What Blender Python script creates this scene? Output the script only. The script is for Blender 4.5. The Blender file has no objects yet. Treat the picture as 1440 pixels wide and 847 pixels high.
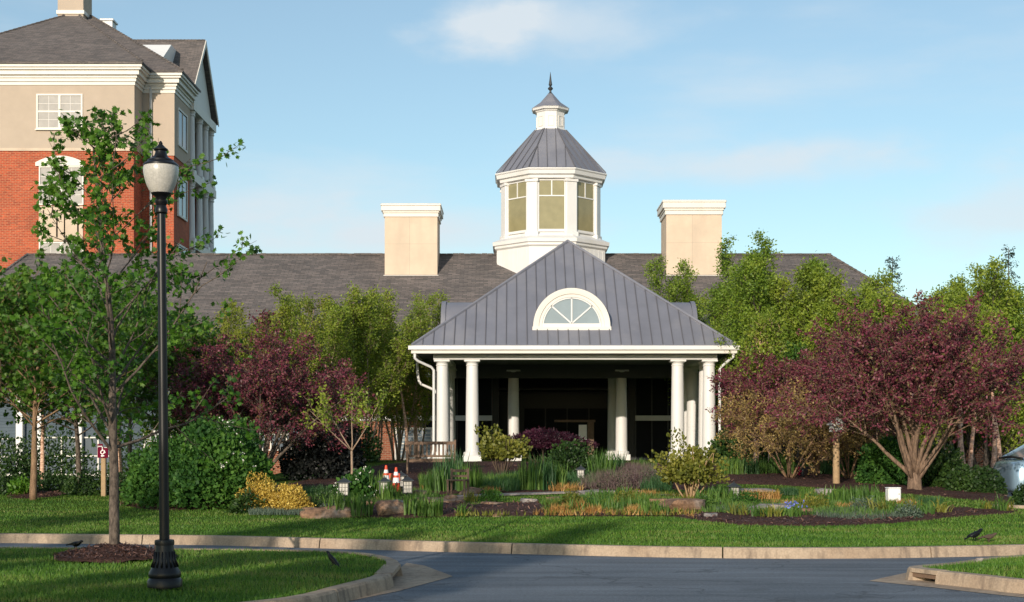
import bpy, math, random
import numpy as np
from mathutils import Vector, Matrix
R = math.radians
scn = bpy.context.scene
COL = scn.collection

# ------------------------------------------------------------------ camera, sky, sun, exposure
F, HY, CX, EYE = 2000.0, 627.0, 720.0, 1.6          # focal length, horizon, centre in photo pixels; eye height
cam_d = bpy.data.cameras.new('camera'); cam = bpy.data.objects.new('camera', cam_d); COL.objects.link(cam)
cam.location = (0, 0, EYE); cam.rotation_euler = (R(90), 0, 0)
cam_d.sensor_width = 36; cam_d.lens = 36*F/1440; cam_d.shift_y = (HY-423.5)/1440
cam_d.clip_start = 0.1; cam_d.clip_end = 6000
scn.camera = cam

SUN_AZ, SUN_EL = 198.0, 15.0                          # azimuth clockwise from +Y
w = bpy.data.worlds.new('World'); scn.world = w; w.use_nodes = True
nt = w.node_tree; nt.nodes.clear()
out = nt.nodes.new('ShaderNodeOutputWorld'); bg = nt.nodes.new('ShaderNodeBackground')
sky = nt.nodes.new('ShaderNodeTexSky'); sky.sky_type = 'NISHITA'; sky.sun_disc = False
sky.sun_elevation = R(SUN_EL); sky.sun_rotation = R(SUN_AZ); sky.air_density = 1.0; sky.dust_density = 0.6; sky.ozone_density = 1.6
bg.inputs['Strength'].default_value = 0.14
def wn(t, **k):
    n = nt.nodes.new(t)
    for a, b in k.items(): setattr(n, a, b)
    return n
def wmath(op, a, b=None, c=None):
    n = wn('ShaderNodeMath', operation=op)
    for i, v in enumerate((a, b, c)):
        if v is None: continue
        if isinstance(v, (int, float)): n.inputs[i].default_value = v
        else: nt.links.new(v, n.inputs[i])
    return n.outputs[0]
tc = wn('ShaderNodeTexCoord')
def wnoise(scale, rot, detail, off=(0, 0, 0)):
    mp = wn('ShaderNodeMapping'); mp.inputs['Scale'].default_value = scale; mp.inputs['Rotation'].default_value = rot
    mp.inputs['Location'].default_value = off
    nt.links.new(tc.outputs['Generated'], mp.inputs['Vector'])
    nz = wn('ShaderNodeTexNoise'); nz.inputs['Scale'].default_value = 1; nz.inputs['Detail'].default_value = detail
    nz.inputs['Roughness'].default_value = 0.55
    nt.links.new(mp.outputs[0], nz.inputs['Vector']); return nz.outputs['Fac']
def ss(v, a, b):
    n = wn('ShaderNodeMapRange', interpolation_type='SMOOTHSTEP'); n.inputs[1].default_value = a; n.inputs[2].default_value = b
    nt.links.new(v, n.inputs[0]); return n.outputs[0]
streak = ss(wnoise((3.2, 3.2, 13), (0, R(-9), 0), 7, (0.3, 0, 0.9)), 0.47, 0.80)
fine = wnoise((14, 14, 30), (0, R(-8), 0), 6)
def puff(px, py, rx, ry):                              # a cloud standing in one direction of the sky
    d = Vector(((px-CX)/F, 1, (HY-py)/F)).normalized()
    sx = wn('ShaderNodeVectorMath', operation='SUBTRACT'); nt.links.new(tc.outputs['Generated'], sx.inputs[0]); sx.inputs[1].default_value = d
    sc = wn('ShaderNodeVectorMath', operation='MULTIPLY'); nt.links.new(sx.outputs[0], sc.inputs[0]); sc.inputs[1].default_value = (F/rx, 1, F/ry)
    ln = wn('ShaderNodeVectorMath', operation='LENGTH'); nt.links.new(sc.outputs[0], ln.inputs[0])
    v = wmath('ADD', ln.outputs['Value'], wmath('MULTIPLY_ADD', fine, 1.5, -0.75))
    return ss(wmath('SUBTRACT', 1.0, v), 0.0, 1.0)
cl = wmath('MULTIPLY', streak, 0.55)
for p, k in ((puff(680, 30, 110, 60), 0.62), (puff(800, 38, 240, 60), 0.5), (puff(1060, 232, 420, 42), 0.55), (puff(1160, 205, 200, 30), 0.35), (puff(1420, 300, 220, 70), 0.6), (puff(600, 330, 300, 50), 0.5), (puff(340, 290, 180, 60), 0.35)):
    cl = wmath('ADD', cl, wmath('MULTIPLY', p, k))
cl = wmath('MINIMUM', wmath('ADD', cl, 0.13), 0.9)
tint = wn('ShaderNodeMix', data_type='RGBA', blend_type='MULTIPLY'); tint.inputs[0].default_value = 1
nt.links.new(sky.outputs[0], tint.inputs[6]); tint.inputs[7].default_value = (.95, 1.05, 1.01, 1)
mx = wn('ShaderNodeMix', data_type='RGBA'); nt.links.new(cl, mx.inputs[0])
nt.links.new(tint.outputs[2], mx.inputs[6]); mx.inputs[7].default_value = (4.9, 5.35, 5.7, 1)
nt.links.new(mx.outputs[2], bg.inputs['Color']); nt.links.new(bg.outputs[0], out.inputs['Surface'])

sd = bpy.data.lights.new('sun', 'SUN'); sd.energy = 4.1; sd.angle = R(0.5); sd.color = (1.0, 0.88, 0.73)
sun = bpy.data.objects.new('sun', sd); COL.objects.link(sun)
_sv = Vector((math.sin(R(SUN_AZ))*math.cos(R(SUN_EL)), math.cos(R(SUN_AZ))*math.cos(R(SUN_EL)), math.sin(R(SUN_EL))))
sun.rotation_euler = (-_sv).to_track_quat('-Z', 'Y').to_euler(); sun.location = _sv*60
vs = scn.view_settings; vs.view_transform = 'Standard'; vs.look = 'None'; vs.exposure = 0.12; vs.gamma = 1; vs.use_curve_mapping = False

# ------------------------------------------------------------------ helpers
def at(px, py, d): return Vector(((px-CX)/F*d, d, EYE+(HY-py)/F*d))
def tag(o, label=None, cat=None, group=None, kind=None):
    if label: o['label'] = label
    if cat: o['category'] = cat
    if group: o['group'] = group
    if kind: o['kind'] = kind
    return o
def empty(name, loc, rz=0.0, label=None, cat=None, group=None):
    o = bpy.data.objects.new(name, None); COL.objects.link(o); o.location = loc; o.rotation_euler = (0, 0, rz)
    o.empty_display_size = 0.2
    return tag(o, label, cat, group)
def link_mesh(name, me, m=None, parent=None):
    if m: me.materials.append(m)
    o = bpy.data.objects.new(name, me); COL.objects.link(o)
    if parent: o.parent = parent
    return o
def copy_tree(o, parent=None):
    c = o.copy(); COL.objects.link(c)
    if parent: c.parent = parent
    for ch in list(o.children): copy_tree(ch, c)
    return c
class MB:
    def __init__(s): s.v, s.f = [], []
    def add(s, vs, fs):
        b = len(s.v); s.v += [tuple(p) for p in vs]; s.f += [tuple(b+i for i in f) for f in fs]; return s
    def box(s, x0, x1, y0, y1, z0, z1):
        return s.add([(x0,y0,z0),(x1,y0,z0),(x1,y1,z0),(x0,y1,z0),(x0,y0,z1),(x1,y0,z1),(x1,y1,z1),(x0,y1,z1)],
                     [(3,2,1,0),(4,5,6,7),(0,1,5,4),(1,2,6,5),(2,3,7,6),(3,0,4,7)])
    def bbox(s, x0, x1, y0, y1, z0, z1, b=.02):           # box with chamfered vertical and top edges
        p = [(x0+b,y0),(x1-b,y0),(x1,y0+b),(x1,y1-b),(x1-b,y1),(x0+b,y1),(x0,y1-b),(x0,y0+b)]
        cx, cy = (x0+x1)/2, (y0+y1)/2
        q = [(x+(b if x < cx else -b), y+(b if y < cy else -b)) for x, y in p]
        V = [(x,y,z0) for x,y in p]+[(x,y,z1-b) for x,y in p]+[(x,y,z1) for x,y in q]
        Fs = [tuple(range(7,-1,-1)), tuple(range(16,24))]
        for k in range(2):
            for i in range(8):
                j = (i+1) % 8; Fs.append((k*8+i, k*8+j, k*8+8+j, k*8+8+i))
        return s.add(V, Fs)
    def prism(s, poly, axis, a, b):                      # poly of 2-D points swept along axis from a to b
        n = len(poly)
        def P(u, v, t): return {'x': (t,u,v), 'y': (u,t,v), 'z': (u,v,t)}[axis]
        V = [P(u,v,a) for u,v in poly]+[P(u,v,b) for u,v in poly]
        return s.add(V, [tuple(range(n-1,-1,-1)), tuple(range(n,2*n))]+[(i,(i+1)%n,n+(i+1)%n,n+i) for i in range(n)])
    def slab(s, pts, off):                               # polygon in space given a thickness vector
        n = len(pts); o = Vector(off); P = [Vector(p) for p in pts]
        return s.add([*P, *[p+o for p in P]], [tuple(range(n-1,-1,-1)), tuple(range(n,2*n))]+[(i,(i+1)%n,n+(i+1)%n,n+i) for i in range(n)])
    def tube(s, pts, rad, n=6, cap=True):
        P = [Vector(p) for p in pts]; m = len(P)
        rad = rad if hasattr(rad, '__len__') else [rad]*m
        b = len(s.v); ref = None
        for i, p in enumerate(P):
            t = (P[min(i+1,m-1)]-P[max(i-1,0)])
            t = t.normalized() if t.length > 1e-9 else Vector((0,0,1))
            if ref is None: ref = t.orthogonal().normalized()
            ref = ref-t*ref.dot(t); ref = ref.normalized() if ref.length > 1e-6 else t.orthogonal().normalized()
            q = t.cross(ref)
            for k in range(n):
                a = 2*math.pi*k/n; s.v.append(tuple(p+(ref*math.cos(a)+q*math.sin(a))*rad[i]))
        for i in range(m-1):
            for k in range(n):
                j = (k+1) % n; s.f.append((b+i*n+k, b+i*n+j, b+(i+1)*n+j, b+(i+1)*n+k))
        if cap: s.f.append(tuple(b+k for k in range(n-1,-1,-1))); s.f.append(tuple(b+(m-1)*n+k for k in range(n)))
        return s
    def lathe(s, prof, n=20, c=(0,0,0), rot=0.0):
        b = len(s.v); m = len(prof)
        for r, z in prof:
            for k in range(n):
                a = rot+2*math.pi*k/n; s.v.append((c[0]+r*math.cos(a), c[1]+r*math.sin(a), c[2]+z))
        for i in range(m-1):
            for k in range(n):
                j = (k+1) % n; s.f.append((b+i*n+k, b+i*n+j, b+(i+1)*n+j, b+(i+1)*n+k))
        s.f.append(tuple(b+k for k in range(n-1,-1,-1))); s.f.append(tuple(b+(m-1)*n+k for k in range(n)))
        return s
    def build(s, name, m, parent=None, smooth=False):
        me = bpy.data.meshes.new(name); me.from_pydata(s.v, [], s.f); me.update()
        if smooth:
            me.polygons.foreach_set('use_smooth', [True]*len(me.polygons))
            if smooth != 'all':
                try: me.set_sharp_from_angle(angle=R(38))
                except Exception: pass
        return link_mesh(name, me, m, parent)
def np_mesh(name, V, Fc, m, parent=None, smooth=False):
    V = np.asarray(V, dtype=np.float32); Fc = np.asarray(Fc, dtype=np.int32)
    me = bpy.data.meshes.new(name); n, k = Fc.shape
    me.vertices.add(len(V)); me.vertices.foreach_set('co', V.ravel())
    me.loops.add(n*k); me.loops.foreach_set('vertex_index', Fc.ravel())
    me.polygons.add(n); me.polygons.foreach_set('loop_start', np.arange(0, n*k, k, dtype=np.int32))
    me.polygons.foreach_set('loop_total', np.full(n, k, dtype=np.int32))
    if smooth: me.polygons.foreach_set('use_smooth', np.ones(n, dtype=bool))
    me.update(calc_edges=True)
    return link_mesh(name, me, m, parent)

# ------------------------------------------------------------------ materials
class NT:
    def __init__(s, name):
        s.m = bpy.data.materials.new(name); s.m.use_nodes = True; s.t = s.m.node_tree; s.t.nodes.clear()
        s.out = s.t.nodes.new('ShaderNodeOutputMaterial')
    def n(s, t, **k):
        x = s.t.nodes.new(t)
        for a, b in k.items(): setattr(x, a, b)
        return x
    def l(s, a, b): s.t.links.new(a, b)
    def coord(s, kind='Object', scale=(1,1,1)):
        if kind == 'Position': c = s.n('ShaderNodeNewGeometry').outputs['Position']
        else: c = s.n('ShaderNodeTexCoord').outputs[kind]
        mp = s.n('ShaderNodeMapping'); mp.inputs['Scale'].default_value = scale; s.l(c, mp.inputs['Vector']); return mp.outputs[0]
    def noise(s, vec, scale, detail=4, rough=.55):
        x = s.n('ShaderNodeTexNoise'); s.l(vec, x.inputs['Vector']); x.inputs['Scale'].default_value = scale
        x.inputs['Detail'].default_value = detail; x.inputs['Roughness'].default_value = rough; return x.outputs['Fac']
    def ramp(s, fac, stops, interp='LINEAR'):
        x = s.n('ShaderNodeValToRGB'); x.color_ramp.interpolation = interp; e = x.color_ramp.elements
        while len(e) < len(stops): e.new(0.5)
        for i, (p, c) in enumerate(stops): e[i].position = p; e[i].color = (*c, 1)
        s.l(fac, x.inputs[0]); return x.outputs[0]
    def mix(s, fac, a, b, bt='MIX'):
        x = s.n('ShaderNodeMix', data_type='RGBA', blend_type=bt)
        for i, v in ((0, fac), (6, a), (7, b)):
            if isinstance(v, (int, float)): x.inputs[i].default_value = v
            elif isinstance(v, tuple): x.inputs[i].default_value = (*v, 1)
            else: s.l(v, x.inputs[i])
        return x.outputs[2]
    def bump(s, h, strength, dist=.02):
        x = s.n('ShaderNodeBump'); x.inputs['Strength'].default_value = strength; x.inputs['Distance'].default_value = dist
        s.l(h, x.inputs['Height']); return x.outputs[0]
    def done(s, col, rough=.6, metal=0, normal=None, spec=.5, coat=0, trans=0, alpha=1):
        b = s.n('ShaderNodeBsdfPrincipled')
        for k, v in (('Base Color', col), ('Roughness', rough)):
            if isinstance(v, tuple): b.inputs[k].default_value = (*v, 1)
            elif isinstance(v, (int, float)): b.inputs[k].default_value = v
            else: s.l(v, b.inputs[k])
        b.inputs['Metallic'].default_value = metal; b.inputs['Specular IOR Level'].default_value = spec
        b.inputs['Coat Weight'].default_value = coat; b.inputs['Transmission Weight'].default_value = trans
        if normal: s.l(normal, b.inputs['Normal'])
        s.l(b.outputs[0], s.out.inputs['Surface']); return s.m
def sh(c, k): return tuple(min(1, x*k) for x in c)
def plain(name, c, rough=.55, var=.12, scale=3, metal=0, bump=0, spec=.5, coat=0, dirt=None):
    t = NT(name); v = t.coord('Object'); n = t.noise(v, scale, 6)
    col = t.ramp(n, [(.25, sh(c, 1-var)), (.75, sh(c, 1+var))])
    if dirt: col = t.mix(t.ramp(t.noise(t.coord('Object', (1,1,.25)), scale*.7, 7), [(.5, (0,0,0)), (.75, (.7,.7,.7))]), col, dirt)
    nm = t.bump(t.noise(v, scale*12, 5), bump, .01) if bump else None
    return t.done(col, rough, metal, nm, spec, coat)
def brickmat(name, c1, c2, mortar, bw, bh, ms, bias=0, rough=.85, bump=.3, coarse=.25, plane='wall', msm=0.1):
    t = NT(name); c = t.n('ShaderNodeTexCoord').outputs['Object']
    sp = t.n('ShaderNodeSeparateXYZ'); t.l(c, sp.inputs[0])
    ad = t.n('ShaderNodeMath', operation='ADD'); t.l(sp.outputs[0], ad.inputs[0]); t.l(sp.outputs[1], ad.inputs[1])
    cb = t.n('ShaderNodeCombineXYZ'); t.l(ad.outputs[0] if plane == 'wall' else sp.outputs[0], cb.inputs[0]); t.l(sp.outputs[2], cb.inputs[1])
    b = t.n('ShaderNodeTexBrick'); t.l(cb.outputs[0], b.inputs['Vector']); b.inputs['Scale'].default_value = 1
    b.inputs['Color1'].default_value = (*c1, 1); b.inputs['Color2'].default_value = (*c2, 1); b.inputs['Mortar'].default_value = (*mortar, 1)
    b.inputs['Brick Width'].default_value = bw; b.inputs['Row Height'].default_value = bh; b.inputs['Mortar Size'].default_value = ms
    b.inputs['Bias'].default_value = bias; b.inputs['Mortar Smooth'].default_value = msm
    n = t.noise(c, .6, 6); n2 = t.noise(c, 7, 3)
    col = t.mix(1.0, b.outputs['Color'], t.ramp(n, [(.25, (1-coarse,)*3), (.75, (1+coarse*.6,)*3)]), 'MULTIPLY')
    col = t.mix(1.0, col, t.ramp(n2, [(.3, (.82,)*3), (.7, (1.12,)*3)]), 'MULTIPLY')
    inv = t.n('ShaderNodeMath', operation='SUBTRACT'); inv.inputs[0].default_value = 1; t.l(b.outputs['Fac'], inv.inputs[1])
    return t.done(col, rough, 0, t.bump(inv.outputs[0], bump, .01), .3)
def leafmat(name, cols, trans=.36, rough=.5, clump=1.3, spread=.45, gloss=.35):
    t = NT(name); g = t.n('ShaderNodeNewGeometry'); v = t.coord('Position')
    n = t.noise(v if name != 'grass_blade' else t.coord('Position', (.35, 1.6, 1)), clump, 4)
    mr = t.n('ShaderNodeMath', operation='MULTIPLY_ADD'); t.l(g.outputs['Random Per Island'], mr.inputs[0]); mr.inputs[1].default_value = spread
    s2 = t.n('ShaderNodeMath', operation='MULTIPLY_ADD'); t.l(n, s2.inputs[0]); s2.inputs[1].default_value = 1.5; s2.inputs[2].default_value = -.25-spread/2
    t.l(s2.outputs[0], mr.inputs[2])
    k = len(cols); col = t.ramp(mr.outputs[0], [(.1+.8*i/(k-1), c) for i, c in enumerate(cols)])
    b = t.n('ShaderNodeBsdfPrincipled'); t.l(col, b.inputs['Base Color']); b.inputs['Roughness'].default_value = rough; b.inputs['Specular IOR Level'].default_value = gloss
    tr = t.n('ShaderNodeBsdfTranslucent'); t.l(t.mix(1.0, col, (1.25, 1.2, .6), 'MULTIPLY'), tr.inputs['Color'])
    ms = t.n('ShaderNodeMixShader'); ms.inputs[0].default_value = trans; t.l(b.outputs[0], ms.inputs[1]); t.l(tr.outputs[0], ms.inputs[2])
    t.l(ms.outputs[0], t.out.inputs['Surface']); return t.m

M = {}
M['white'] = plain('white_paint', (.69,.675,.665), .5, .04, 1.5, dirt=(.62,.60,.56))
M['trim'] = plain('cream_trim', (.69,.65,.595), .55, .04, 1.2, dirt=(.62,.57,.5))
M['stucco'] = plain('tan_stucco', (.60,.48,.37), .9, .08, 1.4, bump=.5, dirt=(.46,.37,.29))
M['taupe'] = plain('taupe_stucco', (.45,.365,.29), .85, .06, 1.2, bump=.25)
M['metalroof'] = plain('grey_metal_roof', (.200,.203,.240), .5, .12, .9, metal=.15, dirt=(.30,.29,.31))
M['seam'] = plain('rib_shade_seam', (.15,.145,.16), .5, .08, 2, metal=.25)  # darker than the roof metal, painting in the ribs' weak shadow lines
M['shingle'] = brickmat('roof_shingles', (.205,.172,.160), (.115,.103,.100), (.070,.063,.061), .42, .085, .012, coarse=.18, bump=.4, plane='roof', msm=.4)
M['brick'] = brickmat('red_brick', (.50,.088,.036), (.32,.058,.030), (.42,.21,.12), .32, .105, .014, coarse=.22)
M['darkbrick'] = brickmat('brown_brick', (.30,.085,.04), (.20,.055,.03), (.34,.22,.15), .24, .085, .012)
M['siding'] = plain('white_siding', (.68,.65,.62), .55, .04, 1.5)
def sidingmat():
    t = NT('slate_siding'); v = t.coord('Object'); sp = t.n('ShaderNodeSeparateXYZ'); t.l(v, sp.inputs[0])
    w_ = t.n('ShaderNodeMath', operation='FRACT'); k_ = t.n('ShaderNodeMath', operation='MULTIPLY'); t.l(sp.outputs[2], k_.inputs[0]); k_.inputs[1].default_value = 7; t.l(k_.outputs[0], w_.inputs[0])
    c = t.mix(1.0, t.ramp(t.noise(v, 1.2, 5), [(.3, (.06,.085,.11)), (.7, (.09,.12,.15))]), t.ramp(w_.outputs[0], [(0, (.35,)*3), (.12, (1,)*3), (1, (1,)*3)]), 'MULTIPLY')
    return t.done(c, .7, 0, t.bump(w_.outputs[0], .5, .02), .3)
M['slate_siding'] = sidingmat()
M['glass_blind'] = plain('blind_behind_glass', (.25,.22,.115), .2, .12, 2.5, spec=.6)
M['glass_white'] = plain('white_blind_behind_glass', (.36,.34,.32), .5, .18, 1.6, spec=.2)
M['glass_shaded'] = plain('shaded_blind_behind_glass', (.06,.085,.11), .5, .15, 1.6, spec=.3)  # blind colour darkened to carry the shade of trees and hedge
M['glass_dark'] = plain('dark_glass', (.02,.026,.032), .06, .3, 1, spec=.8)
M['glass_door'] = plain('shaded_door_glass', (.010,.012,.015), .5, .3, 1, spec=.08)  # near-black and dull: portico shade put into the colour of doors and side panels
M['glass_grey'] = plain('grey_glass', (.22,.27,.31), .08, .15, 1.2, spec=.8)
M['black'] = plain('black_paint', (.006,.006,.007), .36, .2, 6, spec=.35)
M['darkmetal'] = plain('dark_metal', (.028,.032,.036), .5, .2, 6, spec=.5)
M['soffit'] = plain('shade_dark_soffit', (.06,.066,.075), .7, .05, 2)  # dark tone holds the portico's shade, also used on the white cross beam
M['dark'] = plain('recess_shade', (.012,.013,.015), .5, .2, 2)  # near-black paints the shade inside recess, drain throat and birdhouse hole
M['wood'] = plain('weathered_wood', (.16,.10,.065), .75, .25, 9, bump=.3)
M['postwood'] = plain('pale_post_wood', (.36,.24,.13), .75, .2, 8, bump=.3)
M['greywood'] = plain('grey_painted_wood', (.50,.50,.48), .7, .15, 14)
M['plastic'] = plain('white_plastic', (.80,.79,.78), .4, .03, 3)
M['orange'] = plain('orange_plastic', (.60,.060,.018), .5, .1, 6)
M['reflect'] = plain('white_reflective_band', (.75,.74,.74), .35, .06, 8)
M['maroon'] = plain('maroon_sign', (.13,.006,.024), .85, .08, 8, spec=.08)
M['signwhite'] = plain('white_sign_lettering', (.82,.76,.76), .5, .02, 3)
M['carpaint'] = plain('silver_blue_paint', (.27,.40,.53), .25, .03, 1, metal=.35, coat=.8)
M['rubber'] = plain('tyre_rubber', (.018,.018,.019), .85, .15, 8)
M['alloy'] = plain('alloy_rim', (.45,.46,.48), .35, .08, 4, metal=.8)
M['lamp_lens'] = plain('clear_lens', (.60,.62,.64), .12, .05, 3, spec=.8)
M['rock'] = None
def rockmat(name, a, b, c):
    t = NT(name); v = t.coord('Object'); n = t.noise(v, 1.6, 8, .65); n2 = t.noise(v, 14, 6)
    col = t.mix(1.0, t.ramp(n, [(.3, a), (.5, b), (.7, c)]), t.ramp(n2, [(.3, (.6,)*3), (.7, (1.2,)*3)]), 'MULTIPLY')
    return t.done(col, .88, 0, t.bump(n2, .6, .03), .3)
M['rock'] = rockmat('brown_stone', (.13,.075,.05), (.27,.16,.10), (.30,.24,.20))
M['slab'] = rockmat('grey_slab_stone', (.17,.15,.15), (.28,.25,.24), (.36,.30,.26))
def barkmat(name, a, b, stretch=(6,6,1.2), scale=4):
    t = NT(name); v = t.coord('Object', stretch); n = t.noise(v, scale, 6, .65)
    return t.done(t.ramp(n, [(.32, a), (.62, b)]), .85, 0, t.bump(n, .7, .02), .25)
M['bark'] = barkmat('grey_bark', (.028,.022,.019), (.16,.125,.10), (5,5,2.2), 5)
M['tanbark'] = barkmat('tan_bark', (.12,.072,.042), (.30,.19,.115))
M['redbark'] = barkmat('brown_redbud_bark', (.075,.050,.036), (.25,.165,.115), (5,5,1.5), 4)
M['birchbark'] = barkmat('salmon_birch_bark', (.26,.12,.07), (.78,.52,.39), (3,3,7), 3)
M['palebark'] = barkmat('pale_bark', (.20,.13,.09), (.40,.29,.21))
M['twig'] = plain('brown_twig', (.075,.050,.034), .8, .2, 8)
M['leaf_maple'] = leafmat('maple_leaf', [(.024,.072,.012),(.060,.160,.014),(.125,.250,.026)])
M['leaf_maple2'] = leafmat('dark_maple_leaf', [(0.031,0.087,0.016),(0.075,0.171,0.022),(0.165,0.275,0.032)])
M['leaf_birch'] = leafmat('birch_leaf', [(.090,.140,.020),(.195,.270,.030),(.340,.390,.055)])
M['leaf_lime'] = leafmat('lime_leaf', [(0.095,0.143,0.017),(0.189,0.234,0.025),(0.297,0.312,0.042)])
M['leaf_green'] = leafmat('big_tree_leaf', [(.075,.140,.020),(.165,.260,.028),(.300,.370,.050)])
M['leaf_purple'] = leafmat('redbud_purple', [(.040,.015,.018),(.125,.022,.042),(.205,.046,.078),(.12,.110,.03)], trans=.15, clump=2.2, spread=.7)
M['leaf_wine'] = leafmat('wine_leaf', [(0.013,0.005,0.010),(0.046,0.009,0.022),(0.085,0.015,0.042)], trans=.15)
M['leaf_tan'] = leafmat('tan_young_leaf', [(0.120,0.078,0.024),(0.288,0.198,0.066),(0.408,0.300,0.108)], trans=.2, spread=.7)
M['leaf_bush'] = leafmat('bush_leaf', [(0.021,0.071,0.019),(0.049,0.133,0.025),(0.099,0.212,0.034)], gloss=.25, rough=.6)
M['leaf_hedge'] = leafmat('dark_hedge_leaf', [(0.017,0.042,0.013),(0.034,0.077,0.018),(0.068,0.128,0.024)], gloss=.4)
M['leaf_shrub'] = leafmat('yellow_green_leaf', [(0.088,0.108,0.018),(0.188,0.198,0.034),(0.325,0.300,0.058)])
M['leaf_gold'] = leafmat('golden_foliage', [(.30,.18,.03),(.52,.36,.06),(.66,.50,.12)], trans=.2, spread=.8)
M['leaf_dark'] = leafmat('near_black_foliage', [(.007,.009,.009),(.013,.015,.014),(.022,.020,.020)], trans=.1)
M['leaf_iris'] = leafmat('iris_blade', [(0.045,0.105,0.022),(0.093,0.189,0.034),(0.173,0.270,0.050)], clump=2)
M['leaf_bluegreen'] = leafmat('blue_green_blade', [(0.030,0.084,0.034),(0.053,0.132,0.045),(0.090,0.189,0.063)], clump=2)
M['leaf_tuft'] = leafmat('dry_straw', [(.24,.115,.030),(.42,.23,.07),(.55,.36,.13)], trans=.15, clump=3)
M['leaf_heather'] = leafmat('mauve_groundcover', [(0.068,0.045,0.045),(0.143,0.090,0.093),(0.120,0.150,0.068)], trans=.15, clump=3)
M['leaf_laven'] = leafmat('grey_green_groundcover', [(.050,.080,.060),(.085,.125,.09),(.13,.17,.12)], trans=.15, clump=3)
M['leaf_conifer'] = leafmat('conifer_needle', [(.010,.022,.014),(.018,.040,.022),(.030,.055,.030)], trans=.1)
M['flower'] = plain('white_petals', (.72,.70,.62), .6, .08, 8)
M['blue_flower'] = plain('blue_petals', (.14,.18,.55), .6, .1, 8)
M['grass_blade'] = leafmat('grass_blade', [(.036,.108,.014),(.078,.185,.020),(.130,.240,.030),(.24,.24,.08)], trans=.25, clump=.9, spread=.5)
def groundmat():
    t = NT('lawn_soil'); v = t.coord('Position'); n = t.noise(v, .35, 5); n2 = t.noise(t.coord('Position', (4, 16, 4)), 3, 6)
    c = t.mix(1.0, t.ramp(n, [(.3, (.040,.085,.010)), (.7, (.078,.130,.013))]), t.ramp(n2, [(.3, (.55,)*3), (.7, (1.25,)*3)]), 'MULTIPLY')
    return t.done(c, .95, 0, t.bump(n2, .8, .05), .1)
M['lawn'] = groundmat()
def asphaltmat():
    t = NT('asphalt'); v = t.coord('Position'); n = t.noise(v, .5, 6); n2 = t.noise(v, 90, 3, .7); n3 = t.noise(t.coord('Position', (.25, 2.2, 1)), 1.1, 5)
    c = t.mix(1.0, t.ramp(n, [(.3, (.118,.140,.168)), (.7, (.165,.188,.218))]), t.ramp(n2, [(.3, (.45,)*3), (.7, (1.6,)*3)]), 'MULTIPLY')
    c = t.mix(1.0, c, t.ramp(n3, [(.35, (.74,)*3), (.65, (1.12,)*3)]), 'MULTIPLY')
    vo = t.n('ShaderNodeTexVoronoi', feature='DISTANCE_TO_EDGE'); wv = t.n('ShaderNodeVectorMath', operation='ADD'); nn = t.n('ShaderNodeTexNoise'); nn.inputs['Scale'].default_value = 1.7; t.l(v, nn.inputs['Vector']); t.l(v, wv.inputs[0]); t.l(nn.outputs['Color'], wv.inputs[1]); t.l(wv.outputs[0], vo.inputs['Vector']); vo.inputs['Scale'].default_value = .28
    c = t.mix(t.ramp(vo.outputs['Distance'], [(.0, (.75,.75,.75)), (.009, (0,0,0))]), c, (.06,.068,.078))
    c = t.mix(1.0, c, t.ramp(t.noise(v, 26, 2, .8), [(.3, (.72,)*3), (.7, (1.25,)*3)]), 'MULTIPLY')
    c = t.mix(t.ramp(t.noise(v, .9, 3, .4), [(.68, (0,0,0)), (.74, (.45,.45,.45))]), c, (.065,.072,.08))
    return t.done(c, .85, 0, t.bump(n2, .8, .012), .35)
M['asphalt'] = asphaltmat()
def concretemat():
    t = NT('kerb_concrete'); v = t.coord('Position'); n = t.noise(v, 1.1, 7, .6); n2 = t.noise(v, 40, 4); n3 = t.noise(t.coord('Position', (3, 3, .6)), 3, 6)
    c = t.mix(1.0, t.ramp(n, [(.28, (.30,.215,.150)), (.7, (.44,.345,.255))]), t.ramp(n2, [(.3, (.80,)*3), (.7, (1.15,)*3)]), 'MULTIPLY')
    c = t.mix(t.ramp(n3, [(.50, (0,0,0)), (.70, (.75,.75,.75))]), c, (.15,.115,.09))
    return t.done(c, .9, 0, t.bump(n2, .3, .008), .3)
M['concrete'] = concretemat()
def mulchmat():
    t = NT('bark_mulch'); v = t.coord('Position'); n = t.noise(v, 22, 6, .7); n2 = t.noise(v, 1.5, 3)
    c = t.mix(1.0, t.ramp(n, [(.3, (.030,.015,.012)), (.55, (.085,.042,.034)), (.75, (.17,.09,.07))]), t.ramp(n2, [(.3, (.75,)*3), (.7, (1.2,)*3)]), 'MULTIPLY')
    return t.done(c, .95, 0, t.bump(n, 1.0, .05), .2)
M['mulch'] = mulchmat()
M['chip'] = leafmat('mulch_chip', [(.035,.017,.013),(.095,.048,.038),(.20,.105,.08)], trans=0, clump=2, spread=.8)
def globemat():
    t = NT('frosted_globe'); v = t.coord('Object')
    n = t.noise(v, 60, 2)
    return t.done(t.ramp(n, [(.3, (.38,.36,.32)), (.7, (.52,.49,.44))]), .32, 0, t.bump(n, .3, .004), .6)
M['globe'] = globemat()

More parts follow.
